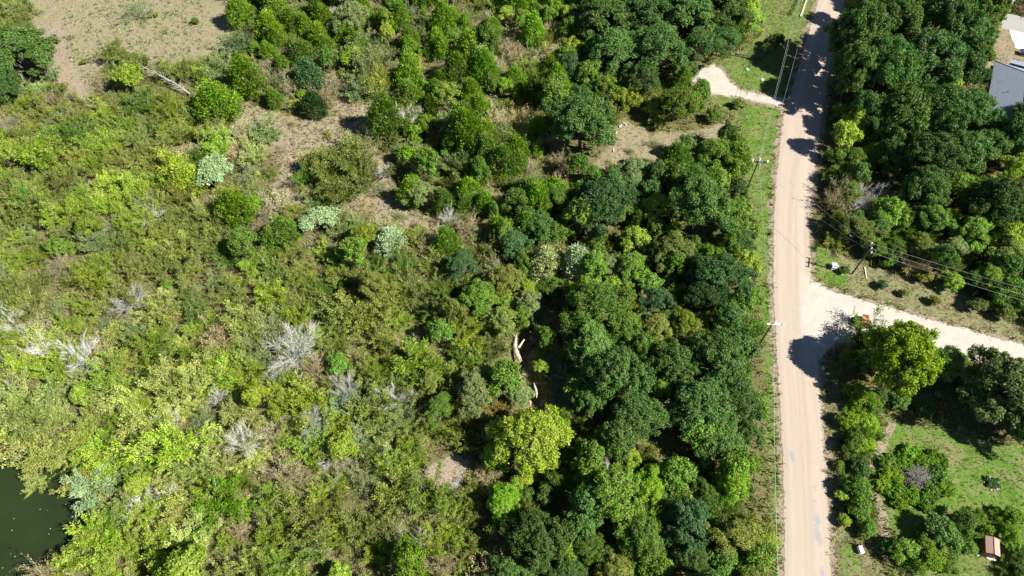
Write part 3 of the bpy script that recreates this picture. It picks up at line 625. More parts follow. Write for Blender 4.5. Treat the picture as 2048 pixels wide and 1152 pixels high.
for a in [(505, 262, 20, "grey"), (560, 300, 14, "straw"), (735, 262, 16, "grey"), (600, 372, 16, "olive"), (722, 412, 18, "straw"), (800, 432, 16, "grey"), (585, 245, 12, "straw"), (845, 455, 16, "straw"), (330, 60, 11, "grey"), (140, 70, 9, "straw"), (205, 150, 12, "grey"), (420, 110, 14, "straw"), (1262, 300, 12, "olive"), (1310, 285, 14, "grey"), (1400, 272, 12, "olive"), (760, 380, 18, "grey"), (690, 235, 14, "straw")]: put("twiggy", *a)
for a in [(540, 345, 14, "olive"), (480, 150, 22, "olive"), (455, 175, 16, "grey"), (1290, 325, 16, "bright"), (1335, 300, 14, "bright"), (745, 345, 12, "olive"), (655, 270, 10, "olive"), (310, 30, 9, "olive"), (230, 85, 8, "grey")]: put("tangle", *a)
for a in [(640, 325, 42, "olive", 1.3), (695, 298, 40, "grey", 1.3), (725, 352, 40, "olive", 1.2), (662, 378, 40, "olive", 1.3), (610, 350, 30, "mid", 1.2), (735, 120, 44, "grey", 1.2), (755, 165, 40, "olive", 1.1), (715, 180, 34, "grey", 1.1)]: put("tangle", *a)
for a in [(1708, 860, 26, "bright"), (1728, 868, 24, "bright"), (1720, 910, 26, "mid"), (1700, 960, 24, "mid"), (1722, 1000, 26, "bright"), (1712, 815, 26, "bright"), (1700, 905, 18, "lime"), (1735, 1035, 22, "mid"), (1745, 825, 22, "mid"), (1760, 870, 14, "bright"), (1920, 1075, 24, "mid"), (1830, 1125, 28, "bright"), (1955, 1075, 18, "bright"), (2010, 1045, 24, "bright"), (2020, 1140, 24, "mid")]: put("tangle", *a)
# right-hand oak wood
for a in [(1722, 60, 62, "dark"), (1805, 40, 68, "dark"), (1890, 50, 66, "dark"), (1952, 62, 44, "dark"), (1712, 140, 52, "dark"), (1772, 138, 66, "dark"), (1852, 128, 68, "dark"), (1922, 135, 50, "dark"), (1742, 225, 52, "dark"), (1812, 220, 66, "dark"), (1882, 222, 66, "dark"), (1945, 218, 50, "dark"), (1792, 298, 48, "dark"), (1868, 305, 60, "dark"), (1935, 300, 52, "dark"), (1980, 280, 36, "dark"), (1850, 372, 54, "dark"), (1915, 375, 44, "mid"), (1990, 405, 56, "dark"), (1800, -40, 50, "dark"), (1860, -30, 60, "dark"), (1950, -30, 50, "dark")]: o(*a, 1.46 if a[0] < 1760 and a[1] < 200 else (1.05 if a[0] < 1760 else 1.2))
o(2130, 232, 70, "deep"); o(2040, -18, 34, "deep"); o(1990, -30, 40, "deep")
for a in [(1712, 318, 30, "mid"), (1788, 348, 28, "olive"), (1715, 455, 46, "olive"), (1765, 440, 34, "mid"), (1805, 425, 34, "mid"), (1868, 438, 40, "mid"), (2032, 345, 46, "lime"), (1948, 462, 44, "mid"), (2015, 500, 46, "olive"), (1900, 495, 36, "grey"), (1985, 555, 36, "mid"), (1840, 490, 34, "olive"), (1700, 380, 32, "mid"), (1790, 495, 28, "mid"), (2050, 590, 40, "dark"), (2060, 440, 50, "mid"), (1745, 480, 24, "mid"), (2020, 420, 40, "mid")]: e(*a, .8 if a[0] < 1760 else 1.0)
for a in [(1690, 455, 24, "mid"), (1850, 550, 22, "olive"), (1905, 560, 28, "bright"), (1960, 610, 24, "olive"), (1765, 568, 14, "teal"), (1690, 540, 12, "mid"), (2010, 620, 26, "olive"), (1810, 585, 12, "olive"), (1870, 600, 14, "olive"), (1780, 520, 22, "mid")]: put("bush", *a)
o(1806, 708, 77, "fresh", 1.22, "big bright yellow-green tree over the mouth of the gravel road")
o(2005, 770, 90, "shade", 1.0, "broad dull green oak beside the gravel road at the right edge"); e(1895, 728, 40, "grey"); e(2045, 850, 56, "dark"); o(2110, 800, 80, "dark"); e(1960, 800, 40, "dark")
# hedge and garden
for a in [(1712, 788, 30, "bright"), (1740, 800, 26, "bright"), (1702, 838, 28, "bright"), (1735, 842, 26, "bright"), (1708, 885, 28, "mid"), (1735, 890, 22, "bright"), (1722, 935, 28, "dark"), (1715, 975, 32, "mid"), (1722, 1018, 30, "mid"), (1735, 1055, 24, "mid"), (1690, 1040, 18, "lime"), (1685, 990, 16, "lime"), (1680, 930, 14, "lime"), (1760, 790, 22, "dark"), (1800, 800, 26, "dark"), (1850, 820, 24, "dark"),
          (1810, 1100, 36, "mid"), (1858, 1120, 36, "bright"), (1885, 1060, 44, "dark"), (1930, 1040, 34, "mid"), (1850, 1080, 26, "mid"), (2025, 1075, 30, "bright"), (2040, 1110, 26, "mid"), (1960, 1035, 20, "bright"), (1940, 1095, 22, "mid"), (2030, 1030, 26, "bright"), (1900, 1130, 26, "mid"), (2050, 1150, 30, "dark"), (1780, 1090, 22, "dark"), (1980, 1060, 16, "bright")]: put("bush", *a)
for i in range(15):
    a = i * 2 * math.pi / 15; q = 1 if i % 2 else .72
    put("vine", 1832 + 66 * q * math.cos(a), 955 + 50 * q * math.sin(a), 26, R.choice(["bright", "mid", "bright"]), 1.0)
# leafless silver trees
for a in [(578, 682, 56), (302, 420, 26), (150, 702, 38), (250, 592, 34), (18, 640, 32), (690, 775, 32), (785, 790, 34), (740, 800, 28), (618, 838, 30), (662, 912, 34), (735, 852, 24), (780, 908, 20), (770, 335, 22), (265, 1000, 30), (335, 985, 24), (1732, 388, 34), (1735, 310, 24), (1222, 932, 26), (465, 95, 18), (1140, 745, 24), (1005, 225, 20), (895, 428, 24), (480, 880, 36), (330, 835, 26), (70, 690, 30), (810, 225, 28), (980, 30, 18), (1180, 960, 20), (655, 20, 18), (430, 790, 22), (905, 975, 18), (845, 1080, 22), (1890, 510, 20)]: put("dead", a[0], a[1], a[2] * 1.05, "mid")
for a in [(690, 812, 36, "mint"), (765, 858, 40, "grey"), (640, 862, 32, "mint"), (805, 835, 36, "grey"), (720, 880, 30, "mint"), (240, 965, 30, "grey"), (185, 985, 46, "mint"), (440, 1000, 50, "bright"), (60, 905, 56, "yellow"), (250, 1090, 40, "lime"), (130, 1130, 40, "lime"), (20, 860, 40, "yellow"), (110, 830, 40, "yellow"), (210, 1050, 34, "bright"), (120, 900, 34, "yellow"), (60, 960, 26, "yellow")]: put("willow", *a)
PLANTS[-10]["label"] = "pale silvery willow leaning over the pond edge"; PLANTS[-9]["label"] = "bright green willow with white stems near the bottom edge"

# scatter the rest of the thicket
EXCL = [(p, m) for p, m in ((ROAD_W, 3.4), (SIDE_W, 1.2), (DRIVE_W, 1.2), (CONC_W, 1), (PAD_W, 1), (POND_W, .6), (VW_W, 2.3), (VE_W, .5), (EE_W, .3), (GD_W, .3), (YD_W, 1.0))] + [(CLEAR_W[k], {"logs": 2.0, "straw": 1.7, "sand": 1.8}.get(k, .5)) for k in CLEAR]
HOLES = [(1100, 630, 3.8), (1040, 690, 2.8), (1040, 725, 2.8), (1066, 790, 3.0), (300, 155, 1.6), (335, 175, 2.0), (370, 195, 2.0), (320, 165, 1.8), (1340, 905, 2.6), (1090, 760, 2.6), (985, 1075, 2.4), (710, 705, 2.0), (1130, 990, 2.0)]
GARDEN_BLOCK = poly_w([(1636, 720), (2300, 830), (2300, 1300), (1650, 1300)]); HOUSE_BLOCK = poly_w([(1960, 90), (2300, 90), (2300, 320), (2000, 320), (1975, 200)])
def zone(px, py):
    if px > 1640: return "east"
    if px > 1000 and py > 480: return "mid_south"
    if px > 1130: return "mid_north"
    if py < 500 and px > 470 + .0 * py: return "north"
    if px > 690 and py < 900: return "centre"
    if px < 520 and py > 620: return "bright"
    if py > 820: return "south"
    return "left"
MIX = {   # kind, colour, weight
    "left": [("brush", "olive", 22), ("willow", "lime", 15), ("tangle", "lime", 12), ("willow", "mid", 6), ("tangle", "olive", 12), ("twiggy", "straw", 4), ("willow", "olive", 14), ("sapling", "lime", 2), ("brush", "lime", 13), ("brush", "grey", 4), ("twiggy", "grey", 5), ("bush", "mid", 1)],
    "bright": [("willow", "yellow", 18), ("willow", "lime", 15), ("brush", "lime", 14), ("tangle", "yellow", 13), ("twiggy", "straw", 10), ("sapling", "lime", 1), ("brush", "yellow", 10), ("tangle", "grey", 6), ("twiggy", "grey", 7), ("tangle", "lime", 9)],
    "south": [("brush", "lime", 16), ("sapling", "bright", 3), ("bush", "lime", 3), ("willow", "lime", 14), ("twiggy", "straw", 9), ("tangle", "olive", 13), ("willow", "olive", 13), ("twiggy", "grey", 8), ("tangle", "lime", 9)],
    "centre": [("brush", "olive", 24), ("willow", "olive", 19), ("elm", "olive", 8), ("sapling", "mid", 5), ("tangle", "olive", 9), ("willow", "lime", 11), ("bush", "lime", 3), ("twiggy", "grey", 5), ("tangle", "mid", 5), ("brush", "rust", 2), ("brush", "mid", 8)],
    "north": [("juniper", "bright", 26), ("bush", "bright", 10), ("juniper", "mid", 15), ("twiggy", "straw", 27), ("brush", "olive", 14), ("brush", "grey", 10), ("sapling", "lime", 7), ("twiggy", "grey", 10), ("sapling", "mid", 9)],
    "mid_north": [("sapling", "mid", 18), ("tangle", "olive", 13), ("juniper", "mid", 10), ("bush", "lime", 8), ("sapling", "dark", 15), ("bush", "mid", 8)],
    "mid_south": [("sapling", "mid", 16), ("tangle", "olive", 12), ("sapling", "dark", 10), ("bush", "lime", 9), ("tangle", "mid", 8), ("bush", "mid", 14)],
    "east": [("bush", "mid", 16), ("tangle", "olive", 14), ("sapling", "dark", 12), ("twiggy", "straw", 9), ("sapling", "lime", 6), ("tangle", "mid", 10)],
}
def scatter():
    pts = []; cell = {}
    hx = np.array([p["x"] for p in PLANTS]); hy = np.array([p["y"] for p in PLANTS]); hr = np.array([p["R"] for p in PLANTS]); hk = np.array([{"dead": .3, "oak": .45, "elm": .45}.get(p["kind"], .8) for p in PLANTS])
    N = 26000
    X = rng.uniform(-152, 152, N); Y = rng.uniform(14, 178, N)
    ok = np.ones(N, bool)
    dist = np.minimum.reduce([sdf(p, X, Y) - m for p, m in EXCL]); ok &= dist > 0
    near_clear = np.minimum.reduce([sdf(CLEAR_W[k], X, Y) for k in ("field", "straw")])
    ok &= ~inside(GARDEN_BLOCK, X, Y) & ~inside(HOUSE_BLOCK, X, Y)
    for px, py, r in HOLES: w = W(px, py); ok &= np.hypot(X - w.x, Y - w.y) > r + 1.5
    for i in np.nonzero(ok)[0]:
        x, y = X[i], Y[i]; px, py = P(x, y, 2.0)
        if not (-70 < px < 2110 and -40 < py < 1215): continue
        zn = zone(px, py)
        sp = {"mid_north": 3.4, "mid_south": 3.4, "east": 3.4, "north": 3.15, "centre": 3.35}.get(zn, 3.35) * R.uniform(.66, 1.36)
        if np.any(np.hypot(hx - x, hy - y) < hr * hk + .55): continue
        cx, cy_ = int(x // 3), int(y // 3)
        if any(math.hypot(x - q[0], y - q[1]) < (sp + q[2]) / 2 for a in range(-2, 3) for b in range(-2, 3) for q in cell.get((cx + a, cy_ + b), ())): continue
        cell.setdefault((cx, cy_), []).append((x, y, sp))
        # neighbouring shrubs tend to be of one kind: pick with a slowly varying bias
        mix = MIX[zn]; wts = []
        for j, (k, c, w) in enumerate(mix): wts.append(w * (.25 + 1.5 * (.5 + .5 * math.sin(x * .16 + j * 2.1) * math.cos(y * .19 + j * 1.3))) ** 1.5)
        if near_clear[i] < 4.5 and zn in ("left", "north") and R.random() < .75: mix = [("brush", "olive", 8), ("twiggy", "straw", 5), ("brush", "grey", 6), ("tangle", "olive", 6), ("juniper", "mid", 4)]; wts = [q[2] for q in mix]
        k, c, _ = R.choices(mix, wts)[0]
        Rm = sp * R.uniform(.74, 1.06) * (1.25 if k == "elm" else 1.0)
        PLANTS.append(dict(kind=k, x=x, y=y, R=Rm, hf=R.uniform(.9, 1.4), col=c, label=None, px=px, py=py, hand=False))
scatter()

LAND = [(70, 1060, "the pond"), (270, 60, "the dry field"), (578, 682, "the fan-shaped bare tree"), (430, 205, "the round bright juniper"), (650, 300, "the straw clearing"), (780, 476, "the brightest mint tree"), (1093, 520, "the creamy pale tree"),
        (1040, 720, "the pale log in the gully"), (890, 945, "the bare sand patch"), (1166, 245, "the round oak by cut logs"), (1440, 175, "the white gravel drive"), (1517, 345, "the pole with three insulators"), (1533, 670, "the white-armed pole"), (1782, 702, "the big yellow-green road tree"),
        (1668, 533, "the white box on the verge"), (1835, 955, "the grey brush pile"), (1980, 1095, "the rusty-roofed shed"), (2010, 180, "the grey-roofed house"), (1640, 130, "the shaded bend of road"), (1720, 520, "the dark bare pole"), (720, 840, "the cluster of silver dead trees"), (440, 1000, "the white-stemmed willow"),
        (150, 702, "the large left-hand bare tree"), (302, 420, "the small silver bare tree"), (345, 165, "the fallen dead tree"), (1732, 388, "the roadside dead tree"), (425, 340, "the large mint bush crown"), (965, 115, "the uppermost mint juniper"), (250, 592, "the broad grey bare tree"), (1985, 965, "the stone-ringed flower bed")]
ORD = ["", "second ", "third ", "fourth ", "fifth ", "sixth ", "seventh ", "eighth ", "ninth ", "tenth ", "eleventh ", "twelfth "]
def name_plants():
    buckets = {}
    for p in PLANTS: p["own"] = bool(p["label"])
    for p in PLANTS:
        if p["label"]: continue
        best = None
        for lx, ly, txt in LAND:
            d = math.hypot(p["px"] - lx, p["py"] - ly)
            if d < 12: continue
            if best is None or d < best[0]: best = (d, lx, ly, txt)
        d, lx, ly, txt = best; dx, dy = p["px"] - lx, p["py"] - ly
        rel = ("right of" if dx > 0 else "left of") if abs(dx) > abs(dy) else ("in front of" if dy > 0 else "behind")
        c = "silver" if p["kind"] == "dead" else COLS[p["col"]][0]
        buckets.setdefault((c, p["kind"], rel, txt), []).append((d, p))
    for (c, k, rel, txt), L in buckets.items():
        L.sort(key=lambda q: q[0])
        for i, (d, p) in enumerate(L):
            near = (ORD[i] if i < 12 else f"{i + 1}th ") + "nearest " if len(L) > 1 else ""
            p["label"] = f"{near}{c} {WORDS[k]} {rel} {txt}"
name_plants()

def jitter_col(c, a=.16):
    k = math.exp(R.gauss(0, a)); h = R.gauss(0, .05)
    return (min(1, c[0] * k * (1 + h)), min(1, c[1] * k), min(1, c[2] * k * (1 - h)), 1)
PZ = relief(np.array([p["x"] for p in PLANTS]), np.array([p["y"] for p in PLANTS]))
for p, pz in zip(PLANTS, PZ):
    k = p["kind"]; vs_ = PROTO[k]; pr = vs_[R.randrange(len(vs_))]
    if p['col'] == 'fresh': pr = vs_[2]
    s = p["R"] / pr["R"]; root = thing(NAME[k], p["label"], CAT[k], (p["x"], p["y"], float(pz)), R.uniform(0, 6.283), GROUP[k])
    root.rotation_euler = (R.gauss(0, .05), R.gauss(0, .05), R.uniform(0, 6.283))
    if p['col'] == 'fresh': root.rotation_euler = (0, 0, 1.2)
    zs = s * p["hf"] * R.uniform(.9, 1.1)
    q_ = R.uniform(.86, 1.16); root.scale = (s * q_, s / q_, zs)
    b = BARK[k]; j = math.exp(R.gauss(0, .18))
    tr = link("trunk", pr["trunk"], root); tr.color = (b[0] * j, b[1] * j, b[2] * j, 1)
    if "crown" in pr:
        cr = link("crown", pr["crown"], root); cr.color = jitter_col(COLS[p["col"]][1], .20 if k in ("oak", "elm") else .16) if not p["own"] else (*COLS[p["col"]][1], 1)
    else:
        tw = link("twigs", pr["twigs"], root); tw.color = tr.color; tw["kind"] = "stuff"
print("plants", len(PLANTS), {k: sum(p["kind"] == k for p in PLANTS) for k in PROTO})

# ------------------------------------------------------------------ undergrowth and grass
def tufts(name, n, polyfn, size, cols, nb, label):
    m6 = max(n * 6, 120000); X = rng.uniform(-150, 150, m6); Y = rng.uniform(14, 180, m6)
    pxy = np.stack(P(X, Y), 1); keep = (pxy[:, 0] > -60) & (pxy[:, 0] < 2110) & (pxy[:, 1] > -40) & (pxy[:, 1] < 1200)
    X, Y = X[keep], Y[keep]; pr_ = polyfn(X, Y); k = rng.random(len(X)) < pr_; X, Y = X[k][:n], Y[k][:n]; n = len(X)
    Z = relief(X, Y); c = np.array(cols)[rng.integers(0, len(cols), n)] * np.exp(rng.normal(0, .22, (n, 1)))
    s = size * np.exp(rng.normal(0, .3, n)); B = np.stack([X, Y, Z], 1)
    a = rng.uniform(0, 6.283, (n, nb)); th = rng.uniform(.3, 1.1, (n, nb))
    d = np.stack([np.sin(th) * np.cos(a), np.sin(th) * np.sin(a), np.cos(th)], -1); sd_ = np.stack([-np.sin(a), np.cos(a), 0 * a], -1)
    off = rng.normal(0, .3, (n, nb, 3)) * s[:, None, None] * np.array([1, 1, 0])
    b0 = B[:, None] + off; w = s[:, None, None] * .16
    V = np.stack([b0 - sd_ * w - [0, 0, .03], b0 + sd_ * w - [0, 0, .03], b0 + d * s[:, None, None]], 2).reshape(-1, 3)
    Cc = np.concatenate([np.repeat(c, nb * 3, 0), np.ones((n * nb * 3, 1))], 1)
    me = mesh_np(name, V, np.arange(n * nb * 3).reshape(-1, 3), 3, M["tuft"], {"blade": ('FLOAT_COLOR', Cc)})
    tag(link(name, me), label, None, None, "stuff")
roads = lambda X, Y: np.minimum.reduce([sdf(p, X, Y) for p in (ROAD_W, SIDE_W, DRIVE_W, CONC_W, PAD_W, POND_W)])
clear = lambda X, Y: np.minimum.reduce([sdf(CLEAR_W[k], X, Y) for k in CLEAR] + [sdf(YD_W, X, Y)])
open_ = lambda X, Y: np.minimum.reduce([sdf(p, X, Y) for p in (VW_W, VE_W, EE_W, GD_W)])
tufts("undergrowth", 42000, lambda X, Y: np.where((roads(X, Y) > .4) & (clear(X, Y) > 0) & (open_(X, Y) > -1), 1.0, 0), .60, [(.13, .17, .04), (.19, .21, .06), (.28, .245, .125), (.10, .14, .03), (.22, .26, .06)], 6, "low mixed undergrowth between the thicket shrubs")
tufts("grass", 40000, lambda X, Y: np.where((roads(X, Y) > -.25) & (open_(X, Y) < .3), 1.0, 0), .24, [(.13, .23, .035), (.17, .26, .045), (.24, .25, .08), (.10, .18, .03), (.29, .26, .12)], 5, "green and straw grass along the verges and garden")
tufts("dry_grass", 16000, lambda X, Y: np.where((roads(X, Y) > .25) & (clear(X, Y) < 0), 1.0, 0), .26, [(.30, .25, .13), (.24, .22, .10), (.21, .235, .10), (.36, .30, .19), (.24, .28, .13)], 5, "straw-coloured dry grass in the clearings")

fieldm = poly_w([(120, 20), (210, 0), (400, -20), (430, 90), (330, 125), (215, 105), (170, 180), (135, 110)])
tufts("weeds", 2600, lambda X, Y: np.where(sdf(fieldm, X, Y) < 0, .85, 0) * (.5 + .5 * np.sin(X * .5) * np.sin(Y * .6 + X * .2)), .40, [(.26, .32, .17), (.30, .36, .20), (.20, .26, .11), (.15, .15, .07)], 9, "pale green weeds dotted over the dry field")
strawm = CLEAR_W["straw"]
tufts("weeds", 2200, lambda X, Y: np.where(sdf(strawm, X, Y) < 0, .9, 0), .38, [(.26, .25, .12), (.36, .31, .19), (.17, .18, .07), (.22, .17, .11)], 8, "straw weeds dotted over the middle clearing")
# ------------------------------------------------------------------ utility poles and wires
def insulator(parent, x, y, z, h=.42, r=.15):
    h *= 1.25; r *= 1.25
    MB().tube([(x, y, z), (x, y, z + h * .3), (x, y, z + h * .45), (x, y, z + h * .8), (x, y, z + h)], [r * .5, r, r * .6, r, r * .4], 8).build("insulator", M["ceramic"], parent)
def pole(px, py, h, label, arm=None, arm_rz=0.0, rz=0.0):
    w = W(px, py); t = thing("utility_pole", label, "utility pole", (w.x, w.y, gz(w.x, w.y)), rz, "utility poles")
    MB().tube([(0, 0, -.4), (0, 0, h * .5), (0, 0, h)], [.17, .145, .115], 8).build("post", M["pole"], t)
    return t
# pole with three insulators on the western verge
t1 = pole(1495, 375, 8.1, "dark wooden pole with crossarm and three white insulators on the western verge")
rot = Matrix.Rotation(math.radians(-6), 3, 'Z')
ar = MB().box((.25, 0, 7.75), (3.0, .14, .16), rot).build("crossarm", M["pole"], t1); MB().box((.25, 0.1, 7.76), (1.5, .10, .12), rot).build("brace", M["steel"], t1)
for x in (-1.25, 1.75): insulator(t1, x, -.1 * x, 7.84, .5, .17)
insulator(t1, .12, .12, 8.1, .5, .15); MB().tube([(.42, -.22, 6.7), (.42, -.22, 7.5)], .2, 10).build("transformer", M["steel"], t1)
t2 = pole(1517, 692, 8.1, "wooden pole with a bright white crossarm beside the dark oaks")
MB().box((.35, 0, 7.85), (2.5, .26, .16), Matrix.Rotation(math.radians(-3), 3, 'Z')).build("crossarm", M["arm"], t2)
insulator(t2, 1.95, -.12, 7.7, .45, .2); insulator(t2, .55, .28, 7.9, .4, .15); MB().tube([(.2, .1, 7.93), (.5, .08, 7.93)], .1, 6).build("switch", M["steel"], t2)
t3 = pole(1704, 548, 8.6, "dark bare wooden pole carrying wires at the edge of the wood")
MB().box((0.1, 0, 8.2), (.14, 2.6, .16), Matrix.Rotation(math.radians(-18), 3, 'Z')).build("crossarm", M["pole"], t3)
for y in (-1.15, -.1, 1.15): insulator(t3, .1 + .3 * y, .95 * y, 8.3, .4, .11)
t0 = pole(1521, 122, 8.2, "dark pole without crossarm standing in brush by the lawn")
MB().tube([(0, 0, 8.2), (0, 0, 8.32)], [.13, .06], 8).build("cap", M["steel"], t0)
t5 = pole(2005, 35, 6.0, "street light pole with curved arm and transformer by the concrete street")
MB().tube([(0, 0, 5.6), (.4, .5, 6.3), (.95, 1.2, 6.6)], .05, 6).build("lamp_arm", M["steel"], t5)
MB().box((1.05, 1.3, 6.6), (.35, .5, .18), Matrix.Rotation(-.6, 3, 'Z'), .7).build("lamp_head", M["lamp"], t5)
MB().tube([(-.32, -.1, 4.3), (-.32, -.1, 5.2)], [.26, .26], 10).build("transformer", M["lamp"], t5); insulator(t5, .2, .1, 5.0, .5, .14)
def wire(a, b, sag, label, r=.022, end=None):
    a, b = Vector(a), Vector(b); pts = []; r *= .75
    for i in range(25):
        t = i / 24; q = a.lerp(b, t); q.z -= sag * 4 * t * (1 - t); pts.append(q)
    w = MB().tube(pts, r, 5).build("power_line", M["wire"]); tag(w, label, "power line", "overhead power lines")
A1 = Vector(t1.location); A2 = Vector(t2.location); A3 = Vector(t3.location)
far = W(1640, -150, 8.0)
wire(A1 + Vector((-.05, .1, 8.5)), far + Vector((-.6, 0, .6)), 1.0, "pair of overhead lines from three-insulator pole along shaded bend, left one", .035)
wire(A1 + Vector((.3, .1, 8.0)), far + Vector((-.1, 0, .2)), 1.1, "overhead line just right of the thick line along shaded bend", .03)
wire(A1 + Vector((1.75, -.2, 8.3)), far + Vector((3.2, 0, .4)), .9, "thin overhead line over the tree shade of the bend", .022)
wire(A1 + Vector((0, .05, 8.4)), A2 + Vector((.3, 0, 8.0)), .9, "overhead line between the three-insulator pole and white-armed pole", .03)
wire(A2 + Vector((.3, -.1, 8.0)), W(1560, 1240, 8), .9, "overhead line running from white-armed pole towards the bottom edge", .03)
wire(A1 + Vector((1.75, -.2, 8.3)), A3 + Vector((-.2, 1.1, 8.5)), .8, "upper thin wire crossing the road to the dark bare pole", .016)
wire(A1 + Vector((.2, -.2, 7.6)), A3 + Vector((0, -.2, 8.0)), 1.6, "lower sagging wire crossing the road to the dark bare pole", .016)
e2 = W(2300, 672, 8)
for i, (y, ee, lab) in enumerate(((1.1, 3.4, "topmost"), (-.1, 1.6, "middle"), (-1.1, -.2, "lowest"))):
    wire(A3 + Vector((.1 + .3 * y, y, 8.55)), e2 + Vector((0, ee, 0)), .6, f"{lab} of the three wires leaving the dark bare pole rightwards", .024)
A5 = Vector(t5.location)
wire(A5 + Vector((.2, .1, 5.4)), A5 + Vector((22, -6, 5.0)), .5, "lower wire from the street light pole to the right edge", .02)
wire(A5 + Vector((.2, .3, 6.0)), A5 + Vector((22, -1, 6.2)), .4, "upper wire from the street light pole to the right edge", .02)

# ------------------------------------------------------------------ house
def face_mesh(vs_, fs, name, mat, parent): return MB().add(vs_, fs).build(name, mat, parent)
hx, hy = 119.3, 139.95
hou = thing("house", "house with dark grey hipped shingle roof at the right edge", "house", (hx, hy, 0), math.atan2(-.458, .889))
# local frame: x east along the north eave, -y south along the west eave
LX, LY = 15.0, 24.0; ez, rz_ = 2.9, 5.9; hi_ = 6.3
walls = MB(); 
for (a, b) in (((.5, -.5), (LX - .5, -.5)), ((LX - .5, -.5), (LX - .5, -LY + .5)), ((LX - .5, -LY + .5), (.5, -LY + .5)), ((.5, -LY + .5), (.5, -.5))):
    A, B = Vector((*a, 1.4)), Vector((*b, 1.4)); d = B - A; walls.box((A + B) / 2, (d.length + .2, .2, 2.9), Matrix.Rotation(math.atan2(d.y, d.x), 3, 'Z'))
wl = walls.build("wall", M["siding"], hou)
for y in (-4, -9, -14.5):
    wdw = MB().box((.38, y, 1.5), (.06, 1.4, 1.2)).build("window", M["trimw"], hou); MB().box((.34, y, 1.5), (.05, 1.15, .95)).build("pane", M["glass"], wdw)
V = [(0, 0, ez), (LX, 0, ez), (LX, -LY, ez), (0, -LY, ez), (hi_, -hi_, rz_), (LX - hi_, -hi_, rz_), (LX - hi_, -LY + hi_, rz_), (hi_, -LY + hi_, rz_)]
fl = [(x, y, z - .16) for x, y, z in V[:4]]
rf = face_mesh(V + fl, [(0, 3, 7, 4), (0, 4, 5, 1), (1, 5, 6, 2), (2, 6, 7, 3), (4, 7, 6, 5), (0, 8, 11, 3), (3, 11, 10, 2), (2, 10, 9, 1), (1, 9, 8, 0), (8, 9, 10, 11)], "roof", M["shingle"], hou)
for a, b in ((0, 4), (1, 5), (2, 6), (3, 7), (4, 5), (6, 7), (4, 7), (5, 6)):
    MB().tube([Vector(V[a]) + Vector((0, 0, .03)), Vector(V[b]) + Vector((0, 0, .03))], .07, 5).build("ridge_cap", M["shingle"], rf)
MB().tube([(3.2, -13.5, 4.1), (3.2, -13.5, 4.9)], .09, 8).build("vent_pipe", M["black"], rf)
# wing to the north and porch to the south
V2 = [(3.3, 2.9, 2.7), (LX, 2.9, 2.7), (LX, -.02, 2.95 + .55), (3.3, -.02, 2.95 + .55), (3.3, 2.9, 2.55), (LX, 2.9, 2.55)]
wr = face_mesh(V2, [(0, 3, 2, 1), (0, 1, 5, 4)], "wing_roof", M["shingle"], hou); MB().box(((3.3 + LX) / 2, 2.92, 2.64), (LX - 3.3 + .1, .08, .2)).build("fascia", M["silver"], hou)
MB().box(((3.6 + LX) / 2, 1.3, 1.25), (LX - 4.2, 2.6, 2.5)).build("wing_wall", M["siding"], hou)
pr_ = MB().add([(5.3, -LY - .1, 2.75), (LX, -LY - .1, 2.75), (LX, -LY - 3.4, 2.3), (5.3, -LY - 3.4, 2.3), (5.3, -LY - .1, 2.63), (LX, -LY - .1, 2.63), (LX, -LY - 3.4, 2.18), (5.3, -LY - 3.4, 2.18)], [(0, 3, 2, 1), (4, 5, 6, 7), (2, 3, 7, 6), (3, 0, 4, 7)]).build("porch_roof", M["silver"], hou)
for x in (6.3, 9.3, 12.3): MB().add([(x, -LY - .9, 2.66), (x + 1.6, -LY - .9, 2.66), (x + 1.6, -LY - 2.5, 2.44), (x, -LY - 2.5, 2.44)], [(0, 3, 2, 1)]).build("skylight", M["glass"], pr_)
for x in (5.6, 10, 14.5): MB().box((x, -LY - 3.1, 1.1), (.16, .16, 2.25)).build("porch_post", M["trimw"], hou)

# ------------------------------------------------------------------ vehicles
def wheel(parent, c, r, w, axis):
    a = Vector(axis); c = Vector(c)
    wh = MB().tube([c - a * w / 2, c - a * w * .35, c + a * w * .35, c + a * w / 2], [r * .86, r, r, r * .86], 14).build("wheel", M["rubber"], parent)
    MB().tube([c - a * (w / 2 + .01), c + a * (w / 2 + .01)], r * .5, 10).build("rim", M["steel"], wh)
cw = W(2056, 112, 0)
car = thing("car", "dark blue car parked on the white pad beside the house", "car", (cw.x, cw.y, .045), math.atan2(-.458, .889))
prof = [(-2.25, .35), (-2.3, .75), (-2.1, .95), (-1.1, 1.02), (-.55, 1.52), (1.25, 1.55), (1.95, 1.08), (2.2, .98), (2.25, .4)]
def profile_body(prof, hw, inset):
    mb = MB(); n = len(prof); vs_ = []
    for s in (-1, 1):
        for x, z in prof: vs_.append((x, s * (hw - (inset if z > 1.2 else 0)), z))
    return mb.add(vs_, [tuple(range(n - 1, -1, -1)), tuple(range(n, 2 * n))] + [(i, (i + 1) % n, n + (i + 1) % n, n + i) for i in range(n)])
profile_body(prof, .92, .2).build("body", M["carblue"], car)
MB().add([(-1.08, -.7, 1.06), (-1.08, .7, 1.06), (-.57, .62, 1.53), (-.57, -.62, 1.53)], [(0, 1, 2, 3)]).build("windscreen", M["glass"], car)
MB().add([(1.93, -.7, 1.12), (1.93, .7, 1.12), (1.28, .62, 1.57), (1.28, -.62, 1.57)], [(3, 2, 1, 0)]).build("rear_window", M["glass"], car)
MB().box((.35, 0, 1.57), (1.3, 1.1, .03)).build("roof_panel", M["silver"], car)
for x in (-1.4, 1.45):
    for s in (-1, 1): wheel(car, (x, s * .86, .33), .33, .22, (0, 1, 0))
